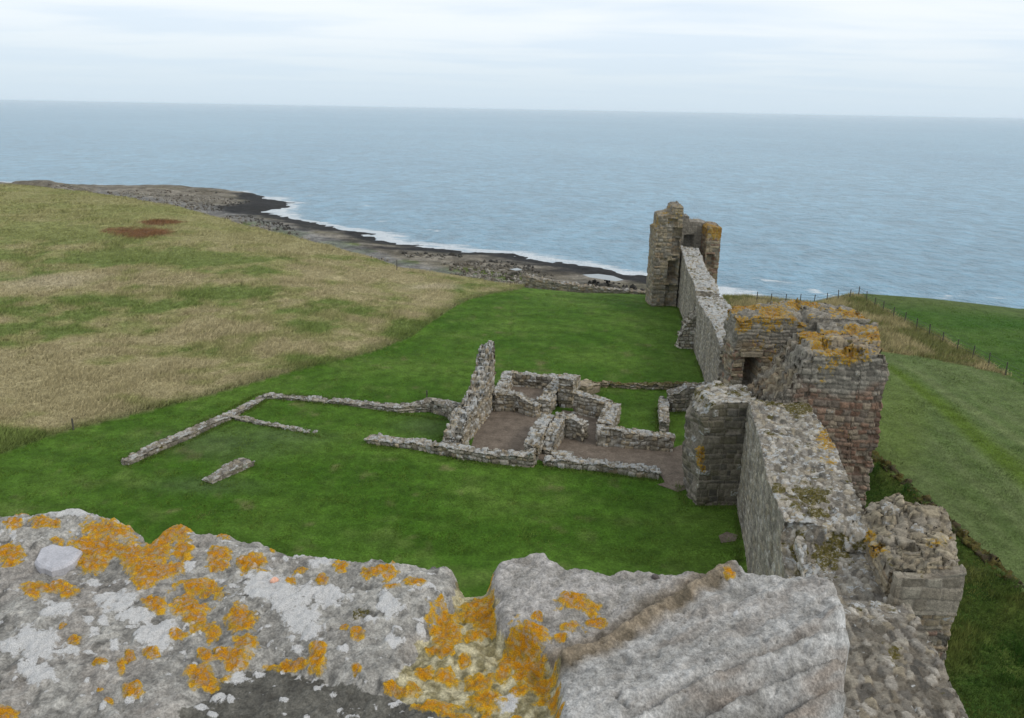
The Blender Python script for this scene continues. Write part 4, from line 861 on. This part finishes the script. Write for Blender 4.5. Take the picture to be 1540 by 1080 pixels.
SUN_EL, SUN_ROT = math.radians(42), math.radians(110)
sky = wn('ShaderNodeTexSky', sky_type='NISHITA', sun_disc=False, sun_elevation=SUN_EL, sun_rotation=SUN_ROT)
g = wn('ShaderNodeTexCoord').outputs['Generated']; sp_ = wn('ShaderNodeSeparateXYZ', {0: g})
el = wm('MAXIMUM', sp_.outputs[2], 0.0); den = wm('ADD', el, .05)
cx = wm('DIVIDE', sp_.outputs[0], den); cy = wm('DIVIDE', sp_.outputs[1], den)
cv = wn('ShaderNodeCombineXYZ', {0: cx, 1: cy, 2: 0.0}).outputs[0]
mp = wn('ShaderNodeMapping', {'Vector': cv, 'Scale': (.55, 1.0, 1), 'Location': (1.3, .4, 0)}).outputs[0]
c1 = wn('ShaderNodeTexNoise', {'Vector': mp, 'Scale': .75, 'Detail': 6.0, 'Roughness': .48, 'Distortion': .3}).outputs[0]
c2 = wn('ShaderNodeTexNoise', {'Vector': mp, 'Scale': .22, 'Detail': 4.0}).outputs[0]
cl_ = wmix(wr(wm('ADD', wm('MULTIPLY', c1, .6), wm('MULTIPLY', c2, .4)), .40, .56), (.75, .85, .955), (.89, .945, .985))
cl_ = wmix(wr(el, 0.0, .11), (.635, .755, .855), cl_)
cl_ = wmix(wr(el, .3, .9), cl_, (.72, .765, .82))
cl10 = wn('ShaderNodeVectorMath', {0: cl_, 3: 10.8}, operation='SCALE').outputs[0]
fin = wmix(.93, sky.outputs[0], cl10)
bg = wn('ShaderNodeBackground', {'Color': fin, 'Strength': .1}); wo_ = wn('ShaderNodeOutputWorld', {'Surface': bg.outputs[0]})
sun = bpy.data.objects.new('sun', bpy.data.lights.new('sun', 'SUN')); COL.objects.link(sun)
sun.data.energy = 1.25; sun.data.angle = math.radians(20); sun.data.color = (1, .95, .88)
from mathutils import Vector
sd = Vector((math.sin(SUN_ROT)*math.cos(SUN_EL), math.cos(SUN_ROT)*math.cos(SUN_EL), math.sin(SUN_EL)))
sun.rotation_euler = sd.to_track_quat('Z', 'Y').to_euler()
vs = scene.view_settings; vs.view_transform = 'Standard'; vs.look = 'None'; vs.exposure = 0; vs.gamma = 1; vs.use_curve_mapping = False
scene.cycles.max_bounces = 6; scene.cycles.volume_bounces = 3; scene.cycles.diffuse_bounces = 3

# sea air: pale even haze over everything
import bmesh as _b
bm = _b.new(); _b.ops.create_cube(bm, size=1); me = bpy.data.meshes.new('haze')
for q in bm.verts: q.co = (q.co.x*86000, q.co.y*86000, -19.5 if q.co.z < 0 else 24.0)
bm.to_mesh(me); bm.free()
hz = bpy.data.objects.new('haze', me); COL.objects.link(hz); hz['kind'] = 'stuff'
t = NT('sea_haze'); pv = t.n('ShaderNodeVolumePrincipled', {'Color': (.965, .985, 1.0, 1), 'Density': 1.1e-4, 'Anisotropy': 0.85}); t.t.links.new(pv.outputs[0], t.out.inputs['Volume'])
me.materials.append(t.m)
